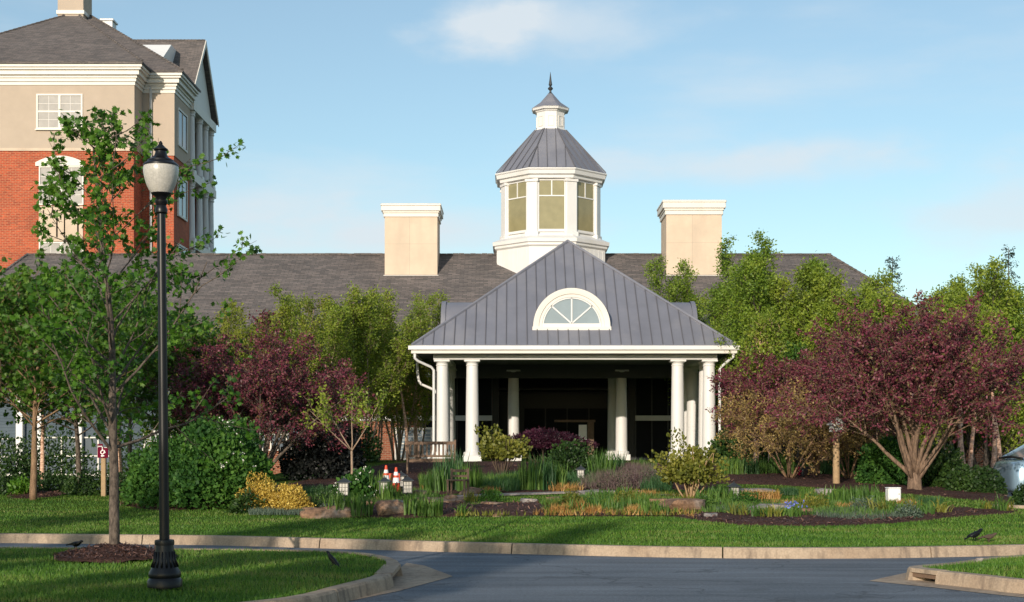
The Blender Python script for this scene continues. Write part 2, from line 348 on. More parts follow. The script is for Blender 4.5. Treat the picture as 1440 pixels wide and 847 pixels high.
# ------------------------------------------------------------------ terrain
_kx = np.array([-400, -60, -40, -22, -14, -8.5, -4.87, -2.4, -.75, .83, 2.35, 3.86, 5.4, 7.56, 12, 20, 40, 60, 400])
_kd = np.array([30, 30, 28, 25.2, 24.2, 23.6, 23.1, 22.15, 21.5, 20.95, 20.5, 20.3, 20.4, 20.95, 22.4, 26, 34, 38, 38])
_gx = np.linspace(-60, 60, 1201); _gk = np.interp(_gx, _kx, _kd)
_ker = np.hanning(25); _ker /= _ker.sum(); _gk = np.convolve(np.pad(_gk, 12, mode='edge'), _ker, 'valid')
def kerb_d(x): return np.interp(x, _gx, _gk)
def sm(t): t = np.clip(t, 0, 1); return t*t*(3-2*t)
def gz(x, d):
    x = np.asarray(x, float); d = np.asarray(d, float)
    s = d-kerb_d(x)
    z = .13+.0365*np.minimum(s, 23)
    z = z+.03*np.sin(x*.55+d*.31)*sm(s/4)
    left = sm((-6.5-x)/3.0)*sm((d-33.5)/7.0); z = z*(1-left)+.02*left
    right = sm((x-10.9)/1.2)*sm((d-29.3)/1.6); z = z*(1-right)+.12*right
    return z
def G(px, py, d0=18.0, d1=90.0):                       # point of the ground seen at a pixel
    ds = np.linspace(d0, d1, 1500); xs = (px-CX)/F*ds; h = EYE+(HY-py)/F*ds-gz(xs, ds)
    i = np.argmax(h < 0); d = float(ds[i]) if h[i] < 0 else d1
    x = (px-CX)/F*d; return Vector((x, d, float(gz(x, d))))
def on(px, d): x = (px-CX)/F*d; return Vector((x, d, float(gz(x, d))))
def mesh_grid(name, X, Y, Z, m, kind='structure'):
    nj, ni = X.shape; V = np.stack([X, Y, Z], -1).reshape(-1, 3)
    a = (np.arange(nj-1)[:, None]*ni+np.arange(ni-1)[None, :]).ravel()
    o = np_mesh(name, V, np.stack([a, a+1, a+1+ni, a+ni], -1), m, smooth=True)
    o['kind'] = kind; return o
xs = np.concatenate([[-3000, -900, -300, -120], np.linspace(-60, -20, 41)[:-1], np.linspace(-20, 20, 161), np.linspace(20, 60, 41)[1:], [120, 300, 900, 3000]])
ss_ = np.concatenate([[-3000, -600, -150, -60, -30, -8, -1, -.06], np.linspace(0.0, 32, 150), np.linspace(33, 60, 28), [80, 130, 250, 600, 1500, 4000]])
XX, SS = np.meshgrid(xs, ss_); DD = SS+kerb_d(XX); ZZ = np.where(SS < -.03, -.12, gz(XX, DD))
lawn = mesh_grid('lawn', XX, DD, ZZ, M['lawn'])
lawn['label'] = 'mown green lawn rising gently behind the kerb'
# road: one asphalt sheet from behind the camera to the far kerb
rx = np.concatenate([[-200, -60], np.linspace(-40, 40, 81), [60, 200]]); rs = np.array([0., 2, 5, 10, 20, 60, 150])
XX, SS = np.meshgrid(rx, rs); DD = kerb_d(XX)-.12-SS
road = mesh_grid('road', XX, DD, XX*0, M['asphalt'])
# driveway on the right, where the car stands
dv = MB(); dv.add([(11.6, 29.6, .14), (40, 29.6, .14), (40, 45, .14), (11.6, 45, .14)], [(0, 1, 2, 3)])
tag(dv.build('driveway', M['asphalt']), kind='structure')
# parking court behind the left hedge
pk = MB(); pk.add([(-40, 42, .06), (-9.8, 42, .06), (-9.8, 60, .06), (-40, 60, .06)], [(0, 1, 2, 3)])
tag(pk.build('parking_court', M['asphalt']), kind='structure')

def sweep_kerb(mb, path, top=.15, wid=.17, joint=3.0, side=1, batter=.03, gap=.010):
    """kerb along a path of (x,y): outer (road) edge on the path, top towards the left of travel times side"""
    P = [Vector((x, y)) for x, y in path]; prof = [(-batter, -.02), (0, top-.025), (.02, top), (wid, top), (wid, -.02)]
    L = [0.0]
    for i in range(1, len(P)): L.append(L[-1]+(P[i]-P[i-1]).length)
    segs, cur = [], [0]
    for i in range(1, len(P)):
        cur.append(i)
        if L[i]-L[cur[0]] >= joint: segs.append(cur); cur = [i]
    if len(cur) > 1: segs.append(cur)
    for sg in segs:
        rows = []
        for q, i in enumerate(sg):
            t = (P[min(i+1, len(P)-1)]-P[max(i-1, 0)]).normalized(); n = Vector((-t.y, t.x))*side
            c = P[i]+(t*gap if q == 0 else -t*gap if q == len(sg)-1 else t*0)
            rows.append([(c.x+n.x*u, c.y+n.y*u, z) for u, z in prof])
        k = len(prof); V = [p for r in rows for p in r]; Fs = []
        for i in range(len(rows)-1):
            for j in range(k):
                jj = (j+1) % k; Fs.append((i*k+j, (i+1)*k+j, (i+1)*k+jj, i*k+jj))
        Fs += [tuple(range(k)), tuple((len(rows)-1)*k+j for j in range(k-1, -1, -1))]
        mb.add(V, Fs)
def dense(pts, n=10):                                    # Catmull-Rom through points
    P = [Vector(p) for p in pts]; P = [P[0]*2-P[1]]+P+[P[-1]*2-P[-2]]; o = []
    for i in range(1, len(P)-2):
        for k in range(n):
            t = k/n; a, b, c, d = P[i-1], P[i], P[i+1], P[i+2]
            o.append(tuple(.5*((2*b)+(c-a)*t+(2*a-5*b+4*c-d)*t*t+(3*b-a-3*c+d)*t**3)))
    o.append(tuple(P[-2])); return o
fk = MB(); kx = np.linspace(-45, 45, 361)
sweep_kerb(fk, [(x, float(kerb_d(x))-.17) for x in kx], side=1)
tag(fk.build('kerb', M['concrete']), kind='structure')

# the two grass islands
def pip(poly, x, y):
    x = np.asarray(x); y = np.asarray(y); r = np.zeros(x.shape, bool); n = len(poly)
    for i in range(n):
        x0, y0 = poly[i][:2]; x1, y1 = poly[(i+1) % n][:2]
        c = ((y0 > y) != (y1 > y)); 
        with np.errstate(divide='ignore', invalid='ignore'): r ^= c & (x < (x1-x0)*(y-y0)/(y1-y0+1e-12)+x0)
    return r
def pdist(poly, x, y):
    x = np.asarray(x, float); y = np.asarray(y, float); best = np.full(x.shape, 1e9); n = len(poly)
    for i in range(n):
        a = np.array(poly[i][:2]); b = np.array(poly[(i+1) % n][:2]); ab = b-a; L = max(ab@ab, 1e-9)
        t = np.clip(((x-a[0])*ab[0]+(y-a[1])*ab[1])/L, 0, 1); best = np.minimum(best, np.hypot(x-a[0]-t*ab[0], y-a[1]-t*ab[1]))
    return best
LI_a = dense([(-16, 10.2), (-9, 10.6), (-5, 11.3), (-3.2, 12.4), (-2.3, 13.2), (-1.92, 13.8), (-1.68, 14.7), (-1.43, 15.6), (-1.36, 16.15)], 8)
LI_b = dense([(-1.36, 17.4), (-1.44, 18.0), (-1.66, 18.7), (-2.0, 19.3), (-2.6, 19.75), (-4, 20.1), (-6, 20.35), (-9, 20.6), (-16, 21.2)], 8)
RI_a = dense([(12, 12.2), (9, 12.9), (6.6, 14.2), (5.52, 15.34), (5.27, 15.8), (5.06, 16.18), (4.9, 16.45)], 8)
RI_b = dense([(4.72, 16.86), (4.76, 17.1), (5.0, 17.35), (5.5, 17.75), (6.1, 18.4), (6.8, 18.95), (8, 19.6), (12, 20.6)], 8)
ik = MB(); sweep_kerb(ik, LI_a, side=1, joint=2.4); sweep_kerb(ik, LI_b, side=1, joint=2.4)
tag(ik.build('kerb', M['concrete']), kind='structure')
ik = MB(); sweep_kerb(ik, RI_a, side=-1, joint=2.0); sweep_kerb(ik, RI_b, side=-1, joint=2.0)
tag(ik.build('kerb', M['concrete']), kind='structure')
LI = LI_a+LI_b; RI = RI_a+RI_b
def island_z(poly, x, y, h): return .135+h*sm((pdist(poly, x, y)-.1)/1.8)
def island(name, poly, h):
    lo = np.min(np.array(poly), 0); hi = np.max(np.array(poly), 0)
    gx, gy = np.meshgrid(np.arange(lo[0], hi[0], .13), np.arange(lo[1], hi[1], .13)); ni = gx.shape[1]
    ins = pip(poly, gx, gy) & (pdist(poly, gx, gy) > .12); Z = island_z(poly, gx, gy, h)
    V = np.stack([gx, gy, Z], -1).reshape(-1, 3); Fq = []
    for j in range(gx.shape[0]-1):
        r = ins[j, :-1] & ins[j, 1:] & ins[j+1, :-1] & ins[j+1, 1:]
        for i in np.nonzero(r)[0]: a = j*ni+i; Fq.append((a, a+1, a+1+ni, a+ni))
    o = np_mesh(name, V, Fq, M['lawn'], smooth=True); o['kind'] = 'structure'; return o
island('island_lawn', LI, .06); island('island_lawn', RI, .10)
# concrete gutter aprons and the storm drain mouths
def gp(px, py, z=0.0): d = (EYE-z)*F/(py-HY); return ((px-CX)/F*d, d)
ap = MB()
def sheet(mb, pts, z): mb.add([(x, y, z) for x, y in pts], [tuple(range(len(pts)))])
Lap = [(-1.38, 19.0), gp(572, 792), gp(597, 796), gp(637, 811), gp(560, 832), gp(486, 847), (-1.95, 13.2), (-2.0, 13.9), (-1.7, 15.0), (-1.5, 15.8), (-1.5, 17.6)]
sheet(ap, Lap[1:], .005)
Rap = [gp(1222, 817.5), gp(1284, 804), (4.95, 16.9), (5.1, 16.4), (5.4, 15.8), (5.75, 15.3), (7, 14.0), (6.85, 13.95), gp(1440, 841), gp(1375, 834), gp(1310, 826.5)]
sheet(ap, Rap, .005)
tag(ap.build('gutter_apron', M['concrete']), kind='structure')
def drain(p0, p1, nrm, label):
    """kerb inlet between two path points; nrm points from the road into the island"""
    a, b = Vector((*p0, 0)), Vector((*p1, 0)); n = Vector((*nrm, 0)).normalized(); t = (b-a).normalized()
    root = empty('storm_drain', (a+b)/2, 0, label, 'storm drain', 'kerb inlet storm drains')
    o = (a+b)/2; a, b = a-o, b-o
    def q(p, u, z): v = p+n*u; return (v.x, v.y, z)
    m = MB()
    m.slab([q(a, 0, .105), q(b, 0, .105), q(b, .20, .105), q(a, .20, .105)], (0, 0, .049)); m.build('cover_slab', M['concrete'], root)
    m = MB(); m.slab([q(a, .03, .05), q(b, .03, .05), q(b, .05, .05), q(a, .05, .05)], (0, 0, .055)); m.build('steel_lintel', M['wood'], root)
    m = MB(); m.slab([q(a, .5, -.1), q(b, .5, -.1), q(b, .55, -.1), q(a, .55, -.1)], (0, 0, .204))
    m.slab([q(a, .02, -.1), q(b, .02, -.1), q(b, .5, -.1), q(a, .5, -.1)], (0, 0, .104)); m.build('throat', M['dark'], root)
    for p, s in ((a, 1), (b, -1)):
        m = MB(); m.slab([q(p-t*s*.01, .12, -.05), q(p+t*s*.05, .12, -.05), q(p+t*s*.05, .58, -.05), q(p-t*s*.01, .58, -.05)], (0, 0, .153))
        m.build('side_wall', M['concrete'], root)
drain((-1.36, 16.15), (-1.36, 17.4), (-1, 0), 'concrete kerb inlet at the rounded tip of the lamp post island')
drain((4.9, 16.45), (4.72, 16.86), (.9, .4), 'concrete kerb inlet with rusty brown lintel at the right island corner')

# ------------------------------------------------------------------ mulch beds
rng = np.random.default_rng(7)
def bed_poly(pts): return [(p.x, p.y) for p in (G(a, b) for a, b in pts)]
BED_FRONT = bed_poly([(342,719),(440,727.5),(560,729),(640,728),(760,727),(850,727.5),(940,727),(985,733),(1040,739),(1110,741),(1190,740),(1260,737),(1330,729),(1400,724),(1428,722),
                      (1424,718),(1340,716),(1270,711),(1180,711),(1080,707),(1000,699),(860,697),(740,709),(660,711),(560,703),(440,706),(345,712)])
BED_BACK = bed_poly([(470,704),(560,700),(640,695),(750,694.5),(850,688),(1000,690),(1012,681),(1100,683),(1200,690),(1300,697),(1400,707),(1424,712),(1410,690),(1330,672),(1230,662),(1100,656),(1000,654),(800,653),(560,653),(480,664),(410,680),(345,690),(350,706)])
BED_BUSH = bed_poly([(168,712),(178,700),(230,697),(330,694),(352,700),(345,714),(290,717),(215,718)])
BED_TREE = bed_poly([(5,701),(40,694),(85,693),(92,698),(40,702)])
BEDS = [BED_FRONT, BED_BACK, BED_BUSH, BED_TREE]
def drape(name, poly, lift=.05, step=.2, label=None):
    a = np.array(poly); lo, hi = a.min(0), a.max(0)
    gx, gy = np.meshgrid(np.arange(lo[0]-step, hi[0]+step, step), np.arange(lo[1]-step, hi[1]+step, step)); ni = gx.shape[1]
    ins = pip(poly, gx, gy); dd = pdist(poly, gx, gy)
    Z = gz(gx, gy)+np.where(ins, lift*sm(dd/.35)+.006, -.05)+.012*rng.standard_normal(gx.shape)*ins
    near = ins | (dd < step*1.2); V = np.stack([gx, gy, Z], -1).reshape(-1, 3)
    r = near[:-1, :-1] & near[:-1, 1:] & near[1:, :-1] & near[1:, 1:]
    j, i = np.nonzero(r); q = j*ni+i
    o = np_mesh(name, V, np.stack([q, q+1, q+1+ni, q+ni], -1), M['mulch'], smooth=True); o['kind'] = 'structure'
    if label: o['label'] = label
for p in BEDS: drape('mulch_bed', p)
TREE1 = Vector((-4.91, 17.55, .2))
def ring_z(x, y): return .03+.155*np.exp(-((x-TREE1.x)**2+(y-TREE1.y)**2)/.32)
th = np.linspace(0, 2*np.pi, 40, endpoint=False); rr = np.linspace(0, .74, 12)
RX = TREE1.x+rr[:, None]*np.cos(th)*(1+.06*np.sin(3*th)); RY = TREE1.y+rr[:, None]*np.sin(th)
RZ = island_z(LI, RX, RY, .06)+ring_z(RX, RY)-.03*(rr[:, None] > .72)+.01*rng.standard_normal(RX.shape)
nj, ni = RX.shape; q = (np.arange(nj-1)[:, None]*ni+np.arange(ni)[None, :]); q2 = (np.arange(nj-1)[:, None]*ni+(np.arange(ni)[None, :]+1) % ni)
mo = np_mesh('mulch_ring', np.stack([RX, RY, RZ], -1).reshape(-1, 3), np.stack([q.ravel(), q2.ravel(), (q2+ni).ravel(), (q+ni).ravel()], -1), M['mulch'], smooth=True)
mo['kind'] = 'structure'

# scattered leaf-like faces -----------------------------------------------------------
def norm(v): return v/np.maximum(np.linalg.norm(v, axis=-1, keepdims=True), 1e-9)
T_OVAL = (np.array([(0,0,0),(.27,.42,.07),(0,1,-.05),(-.27,.42,.07)]), np.array([(0,1,2,3)]))
T_HEX = (np.array([(0,0,0),(.33,.25,.06),(.33,.65,.05),(0,1,-.04),(-.33,.65,.05),(-.33,.25,.06)]), np.array([(0,1,2,3),(0,3,4,5)]))
_b = [(0,0),(.34,.02),(.24,.2),(.58,.42),(.33,.5),(.38,.78),(.14,.68),(0,1.05),(-.14,.68),(-.38,.78),(-.33,.5),(-.58,.42),(-.24,.2),(-.34,.02)]
T_MAPLE = (np.array([(0,.38,.06)]+[(x,y,-.08*abs(x)*2) for x,y in _b]), np.array([(0,1+i,1+(i+1)%14) for i in range(14)]))
T_CHIP = (np.array([(-.12,0,0),(.12,0,.02),(.10,1,0),(-.14,.95,.03)]), np.array([(0,1,2,3)]))
def leaves(pos, tip, nrm, size, tpl):
    TV, TF = tpl; tip = norm(tip); nrm = nrm-tip*np.sum(nrm*tip, -1, keepdims=True); nrm = norm(nrm); sd = np.cross(tip, nrm)
    s = size[:, None, None]
    V = pos[:, None, :]+s*(TV[None, :, 0:1]*sd[:, None, :]+TV[None, :, 1:2]*tip[:, None, :]+TV[None, :, 2:3]*nrm[:, None, :])
    Fc = TF[None]+(np.arange(len(pos))*len(TV))[:, None, None]
    return V.reshape(-1, 3), Fc.reshape(-1, TF.shape[1])
def blades(P, H, W, lean, rng, seg=1):
    """upright tapering blades; seg segments each, ending in a point"""
    n = len(P); a = rng.uniform(0, 2*np.pi, n); d = np.stack([np.cos(a), np.sin(a), np.zeros(n)], -1); face = rng.uniform(0, 2*np.pi, n)
    s = np.stack([np.cos(face), np.sin(face), np.zeros(n)], -1); rows = []
    for k in range(seg):
        t = k/seg; c = P+np.array([0, 0, 1.])*(H*t*(1-.18*lean*t))[:, None]+d*(lean*H*t**2)[:, None]; ww = (W*(1-.45*t))[:, None]
        rows += [c-s*ww/2, c+s*ww/2]
    rows.append(P+np.array([0, 0, 1.])*(H*(1-.35*lean))[:, None]+d*(lean*H)[:, None])
    V = np.stack(rows, 1); k = 2*seg+1; base = (np.arange(n)*k)[:, None]; Fs = []
    for q in range(seg-1): Fs += [base+np.array([2*q, 2*q+1, 2*q+3]), base+np.array([2*q, 2*q+3, 2*q+2])]
    Fs.append(base+np.array([2*seg-2, 2*seg-1, 2*seg]))
    return V.reshape(-1, 3), np.concatenate(Fs)
# mulch chips
def scatter_chips(name, poly, n, zf, size=(.03, .085)):
    a = np.array(poly); lo, hi = a.min(0), a.max(0); x = rng.uniform(lo[0], hi[0], n*2); y = rng.uniform(lo[1], hi[1], n*2)
    k = pip(poly, x, y); x, y = x[k], y[k]; P = np.stack([x, y, zf(x, y)], -1); m = len(P)
    V, Fc = leaves(P, norm(rng.normal(0, 1, (m, 3))*[1, 1, .35]), rng.normal(0, .4, (m, 3))+[0, 0, 1], rng.uniform(*size, m), T_CHIP)
    o = np_mesh(name, V, Fc, M['chip']); tag(o, None, None, None, 'stuff'); return o
for p, n in ((BED_FRONT, 9000), (BED_BACK, 14000), (BED_BUSH, 3000), (BED_TREE, 600)):
    tag(scatter_chips('mulch_chips', p, n, lambda x, y: gz(x, y)+.055), 'brown bark chips lying over the garden bed', 'mulch')
RING = [(TREE1.x+.72*math.cos(a), TREE1.y+.72*math.sin(a)) for a in np.linspace(0, 2*np.pi, 24, endpoint=False)]
tag(scatter_chips('mulch_chips', RING, 1500, lambda x, y: island_z(LI, x, y, .06)+ring_z(x, y)+.012, (.02, .06)), 'brown bark chips mounded round the young maple trunk', 'mulch')

# ------------------------------------------------------------------ grass
def grass(name, x, y, z, h, wd, label):
    n = len(x); P = np.stack([x, y, z], -1)
    V, Fc = blades(P, rng.uniform(.6, 1.2, n)*h, rng.uniform(.7, 1.3, n)*wd, rng.uniform(.1, .75, n), rng)
    tag(np_mesh(name, V, Fc, M['grass_blade']), label, 'grass', None, 'stuff')
def fan(n, d0, d1, m=760):                                # points spread evenly over the picture of a depth range
    d = 1/np.sqrt(rng.uniform(1/d1**2, 1/d0**2, n)); return rng.uniform(-m, m, n)/F*d, d
x, y = fan(130000, 12.9, 20.9); k = pip(LI, x, y) & (pdist(LI, x, y) > .17) & (np.hypot(x-TREE1.x, y-TREE1.y) > .68); x, y = x[k], y[k]
grass('grass', x, y, island_z(LI, x, y, .06)-.01, .062, .011, 'short green grass on the lamp post island')
x = rng.uniform(4.7, 8, 40000); y = rng.uniform(13, 20.5, 40000); k = pip(RI, x, y) & (pdist(RI, x, y) > .17); x, y = x[k], y[k]
grass('grass', x, y, island_z(RI, x, y, .10)-.01, .065, .011, 'short green grass on the right corner island')
x, y = fan(210000, 20.2, 36); s = y-kerb_d(x); k = s > .03
for p in BEDS: k &= ~pip(p, x, y)
x, y = x[k], y[k]
grass('grass', x, y, gz(x, y)-.01, .055, .014, 'short mown grass of the wide lawn behind the kerb')

# ------------------------------------------------------------------ buildings
def xf(mb, mat, i0=0):
    for i in range(i0, len(mb.v)): mb.v[i] = tuple(mat @ Vector(mb.v[i]))
    return mb
def window(parent, x0, x1, z0, z1, y, mat_pane, cols=1, rows=(1,), fr=.09, sub=True, name='window', bars=.035, sill=True, muntin=None):
    """a framed window in a wall facing -Y; rows gives relative heights from the bottom"""
    m = MB(); yo = y-.05
    m.box(x0-fr, x0, yo, y+.06, z0-fr, z1+fr); m.box(x1, x1+fr, yo, y+.06, z0-fr, z1+fr)
    m.box(x0, x1, yo, y+.06, z1, z1+fr); m.box(x0, x1, yo, y+.06, z0-fr, z0)
    for c in range(1, cols):
        xm = x0+(x1-x0)*c/cols; m.box(xm-bars, xm+bars, yo+.008, y+.05, z0, z1)
    tot = sum(rows); acc = 0
    for r in rows[:-1]:
        acc += r; zm = z0+(z1-z0)*acc/tot; m.box(x0, x1, yo+.014, y+.045, zm-bars*.8, zm+bars*.8)
    if sill: m.box(x0-fr-.06, x1+fr+.06, y-.14, y+.02, z0-fr-.07, z0-fr-.002)
    fo = m.build('window', M['trim'], parent)
    p = MB(); p.box(x0+.002, x1-.002, y+.0, y+.03, z0+.002, z1-.002); p.build('pane', mat_pane, fo)
    if muntin:
        q = MB()
        for c in range(1, muntin[0]):
            xm = x0+(x1-x0)*c/muntin[0]; q.box(xm-.012, xm+.012, y-.012, y-.002, z0, z1)
        for c in range(1, muntin[1]):
            zm = z0+(z1-z0)*c/muntin[1]; q.box(x0, x1, y-.014, y-.004, zm-.012, zm+.012)
        q.build('muntin', M['siding'], fo)
    return fo

WALL, EAVE, EZ, RIDGE, RZT = 66.0, 65.0, 4.9, 77.0, 11.84
SLOPE = (RZT-EZ)/(RIDGE-EAVE)
mainb = empty('main_building', (0, WALL, 0), 0, 'long low brick building under a broad brown shingle roof with white cupola', 'building')
def W2(o): o.matrix_parent_inverse = Matrix.Translation((0, -WALL, 0)); return o
def mpart(mb, name, m, parent=None, smooth=False):
    o = mb.build(name, M[m], parent or mainb, smooth)
    return W2(o) if parent is None else o
mpart(MB().box(-28.6, -15.0, WALL, WALL+.3, -.3, 4.95), 'siding_wall', 'slate_siding')
for p_ in (30, 56, 113, 163): mpart(MB().bbox((p_-720)*.033-.16, (p_-720)*.033+.16, WALL-.30, WALL-.004, -.2, 4.7, .02), 'pilaster', 'white')
m = MB(); m.box(-15.0, -4.2, WALL, WALL+.3, -.3, 4.95); m.box(8.8, 22.6, WALL, WALL+.3, -.3, 4.95)

m.box(-28.58, -28.3, WALL+.3, 88, -.3, 4.95); m.box(22.3, 22.58, WALL+.3, 88, -.3, 4.95)
m.box(-28.6, 22.6, 87.7, 88, -.3, 4.95); mpart(m, 'wall', 'darkbrick')
m = MB()                                                   # roof planes with thickness
xa, xb, xc, xd = -29.4, -26.2, 17.1, 23.4
up = (0, 0, .12)
m.slab([(xa, EAVE, EZ), (xd, EAVE, EZ), (xc, RIDGE, RZT), (xb, RIDGE, RZT)], up)
m.slab([(xd, 89, EZ), (xa, 89, EZ), (xb, RIDGE, RZT), (xc, RIDGE, RZT)], up)
m.slab([(xd, EAVE, EZ), (xd, 89, EZ), (xc, RIDGE, RZT)], up); m.slab([(xa, 89, EZ), (xa, EAVE, EZ), (xb, RIDGE, RZT)], up)
rfo = mpart(m, 'roof', 'shingle')
m = MB(); rg = random.Random(3)                           # ridge cap shingles, a little uneven
x = xb
while x < xc: m.box(x, x+.30, RIDGE-.15, RIDGE+.15, RZT+.085, RZT+.16+rg.uniform(-.012, .012)); x += .315
for a, b in (((xc, RIDGE, RZT), (xd, EAVE, EZ)), ((xb, RIDGE, RZT), (xa, EAVE, EZ))):
    a, b = Vector(a)+Vector((0, 0, .13)), Vector(b)+Vector((0, 0, .13)); n = 42
    for i in range(n): m.tube([a.lerp(b, i/n), a.lerp(b, (i+.93)/n)], [.075, .095], 6)
m.build('ridge_cap', M['shingle'], rfo)
m = MB(); m.box(xa-.02, xd+.02, EAVE-.10, EAVE+.04, EZ-.20, EZ+.05); m.box(xa-.01, xd+.01, EAVE+.04, WALL-.01, EZ-.17, EZ-.11)
mpart(m, 'gutter', 'white')
for a_, b_ in ((-9.5, -.92), (5.72, 12.5)): mpart(MB().box(a_, b_, WALL-.12, WALL-.003, 2.76, 3.0), 'trim_band', 'white')
def px66(p): return (p-CX)*WALL/F
for a, b, z0, z1, mt, c in ((-24, 24, .30, 1.9, 'glass_shaded', 2), (64, 110, .30, 1.95, 'glass_shaded', 2), (117, 160, .30, 1.95, 'glass_shaded', 2), (205, 260, .6, 2.2, 'glass_grey', 2),
                      (335, 372, 1.5, 2.75, 'glass_shaded', 2), (382, 424, 1.5, 2.75, 'glass_shaded', 2), (558, 606, 1.05, 2.35, 'glass_grey', 2), (1215, 1260, 1.9, 3.2, 'glass_blind', 2), (1300, 1342, 1.5, 2.9, 'glass_grey', 2), (1416, 1480, .3, 1.6, 'glass_grey', 2)):
    W2(window(mainb, px66(a), px66(b), z0, z1, WALL-.03, M[mt], c, (1, 1), .10 if mt != 'glass_shaded' else .06, muntin=(2*c, 8) if mt != 'glass_shaded' else None))
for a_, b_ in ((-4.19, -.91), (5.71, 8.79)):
    sf = mpart(MB().box(a_, b_, WALL+.06, WALL+.12, -.3, 4.95), 'portico_shade_panel', 'glass_door'); m = MB()  # dark panels replace brick here, painting the wall's shade under the portico
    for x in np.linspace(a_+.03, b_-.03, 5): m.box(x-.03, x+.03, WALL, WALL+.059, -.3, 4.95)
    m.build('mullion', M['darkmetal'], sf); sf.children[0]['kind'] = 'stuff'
# entrance recess and glazed doors, their shade put into the near-black colour
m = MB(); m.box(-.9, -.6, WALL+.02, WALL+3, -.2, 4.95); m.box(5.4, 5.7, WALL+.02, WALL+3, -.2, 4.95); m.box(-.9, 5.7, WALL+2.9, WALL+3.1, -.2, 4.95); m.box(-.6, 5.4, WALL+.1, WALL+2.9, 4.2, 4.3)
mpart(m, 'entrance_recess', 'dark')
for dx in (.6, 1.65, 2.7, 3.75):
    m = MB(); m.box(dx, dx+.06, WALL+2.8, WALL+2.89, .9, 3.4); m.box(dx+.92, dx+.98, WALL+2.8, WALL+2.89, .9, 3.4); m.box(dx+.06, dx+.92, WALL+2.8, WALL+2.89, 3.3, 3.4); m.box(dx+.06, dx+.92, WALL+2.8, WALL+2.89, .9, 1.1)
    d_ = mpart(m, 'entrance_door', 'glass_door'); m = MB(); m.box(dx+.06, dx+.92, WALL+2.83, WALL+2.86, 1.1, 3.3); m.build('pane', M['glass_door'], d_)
# chimneys
for pxa, pxb, c0, c1, ytop, yb, lab in ((541, 615, 535, 620, 287, 305, None), (937, 1015, 931, 1021, 282, 302, None)):
    dF = 74.6; k = dF/F; x0, x1 = (pxa-CX)*k, (pxb-CX)*k; zt = EYE+(HY-ytop)*k; zc = EYE+(HY-yb)*k; zb = EZ+(dF-EAVE)*SLOPE
    dp = 2.6; m = MB(); m.box(x0, x1, dF, dF+dp, zb-.6, zc+.02); ch = m.build('chimney', M['stucco'], rfo)
    m = MB(); xm = x0+(x1-x0)*.47; m.box(xm-.010, xm+.010, dF-.004, dF+.01, zb-.2, zc); m.box(x0-.003, x1+.003, dF-.004, dF+.01, zb+.55*(zc-zb)-.008, zb+.55*(zc-zb)+.008); m.build('control_joint', M['taupe'], ch)
    m = MB(); e = ((c1-c0)-(pxb-pxa))*k/2; h = zt-zc
    for f0, f1, q in ((0, .3, .30), (.3, .45, .5), (.45, .85, .86), (.85, 1.0, 1.0)):
        m.bbox(x0-e*q, x1+e*q, dF-e*q, dF+dp+e*q, zc+h*f0, zc+h*f1, .03)
    m.build('chimney_cap', M['trim'], ch)
    m = MB(); m.box(x0-.06, x1+.06, dF-.10, dF+.02, zb-.02, zb+.09); m.build('flashing', M['trim'], ch)
# cupola
CU = Vector((2.08, RIDGE, 0)); OC = 1/math.cos(R(22.5))
def octa(mb, prof, n=8): return mb.lathe([(r*OC, z) for r, z in prof], n, CU, R(22.5))
cup_d = RIDGE-2.9
def cz(y, d=74.3): return EYE+(HY-y)*d/F
m = octa(MB(), [(2.88, 8.6), (2.88, cz(346)), (2.70, cz(346)), (2.66, cz(330)), (2.62, cz(329))])
m2 = octa(MB(), [(2.50, cz(330)), (2.50, cz(250))])
m.add(m2.v, m2.f)
for k in range(8):                                         # vertical boards of the base
    T = Matrix.Translation(CU) @ Matrix.Rotation(R(45*k), 4, 'Z')
    i0 = len(m.v)
    for u in np.linspace(-1.0, 1.0, 7): m.box(u-.012, u+.012, -2.892, -2.87, 9.5, cz(346)-.1)
    xf(m, T, i0)
cup = mpart(m, 'cupola', 'white')
m = octa(MB(), [(2.9, cz(347)), (3.0, cz(345)), (3.0, cz(342)), (3.10, cz(341)), (3.12, cz(336)), (2.95, cz(334)), (2.72, cz(331)), (2.6, cz(331))]); m.build('base_cornice', M['white'], cup)
m = octa(MB(), [(2.55, cz(251)), (2.72, cz(250)), (2.74, cz(246)), (2.88, cz(245)), (2.92, cz(240)), (2.98, cz(238.5)), (2.98, cz(237)), (2.5, cz(236))]); m.build('eave_cornice', M['white'], cup)
m = octa(MB(), [(2.95, cz(236.8)), (2.85, cz(235)), (.84, cz(181, 76.2)), (.7, cz(181, 76.2))]); crf = m.build('roof', M['metalroof'], cup)
m = MB()
for k in range(8):
    T = Matrix.Translation(CU) @ Matrix.Rotation(R(45*k), 4, 'Z'); i0 = len(m.v)
    r0, z0, r1, z1 = 2.92, cz(236), .84, cz(181, 76.2)
    for u in (-.72, -.24, .24, .72):
        # seams climb straight up the facet until they meet a hip
        rt = max(r1, abs(u)/math.tan(R(22.5))); f = (r0-rt)/(r0-r1)
        m.tube([(u, -r0, z0+.02), (u, -rt, z0+(z1-z0)*f+.02)], .020, 4)
    m.tube([(r0*math.tan(R(22.5)), -r0, z0+.02), (r1*math.tan(R(22.5)), -r1, z1+.02)], .035, 4)
    xf(m, T, i0)
m.build('standing_seam', M['seam'], cup)
m = MB(); fw = 2.5*math.tan(R(22.5))                        # pilasters on the corners
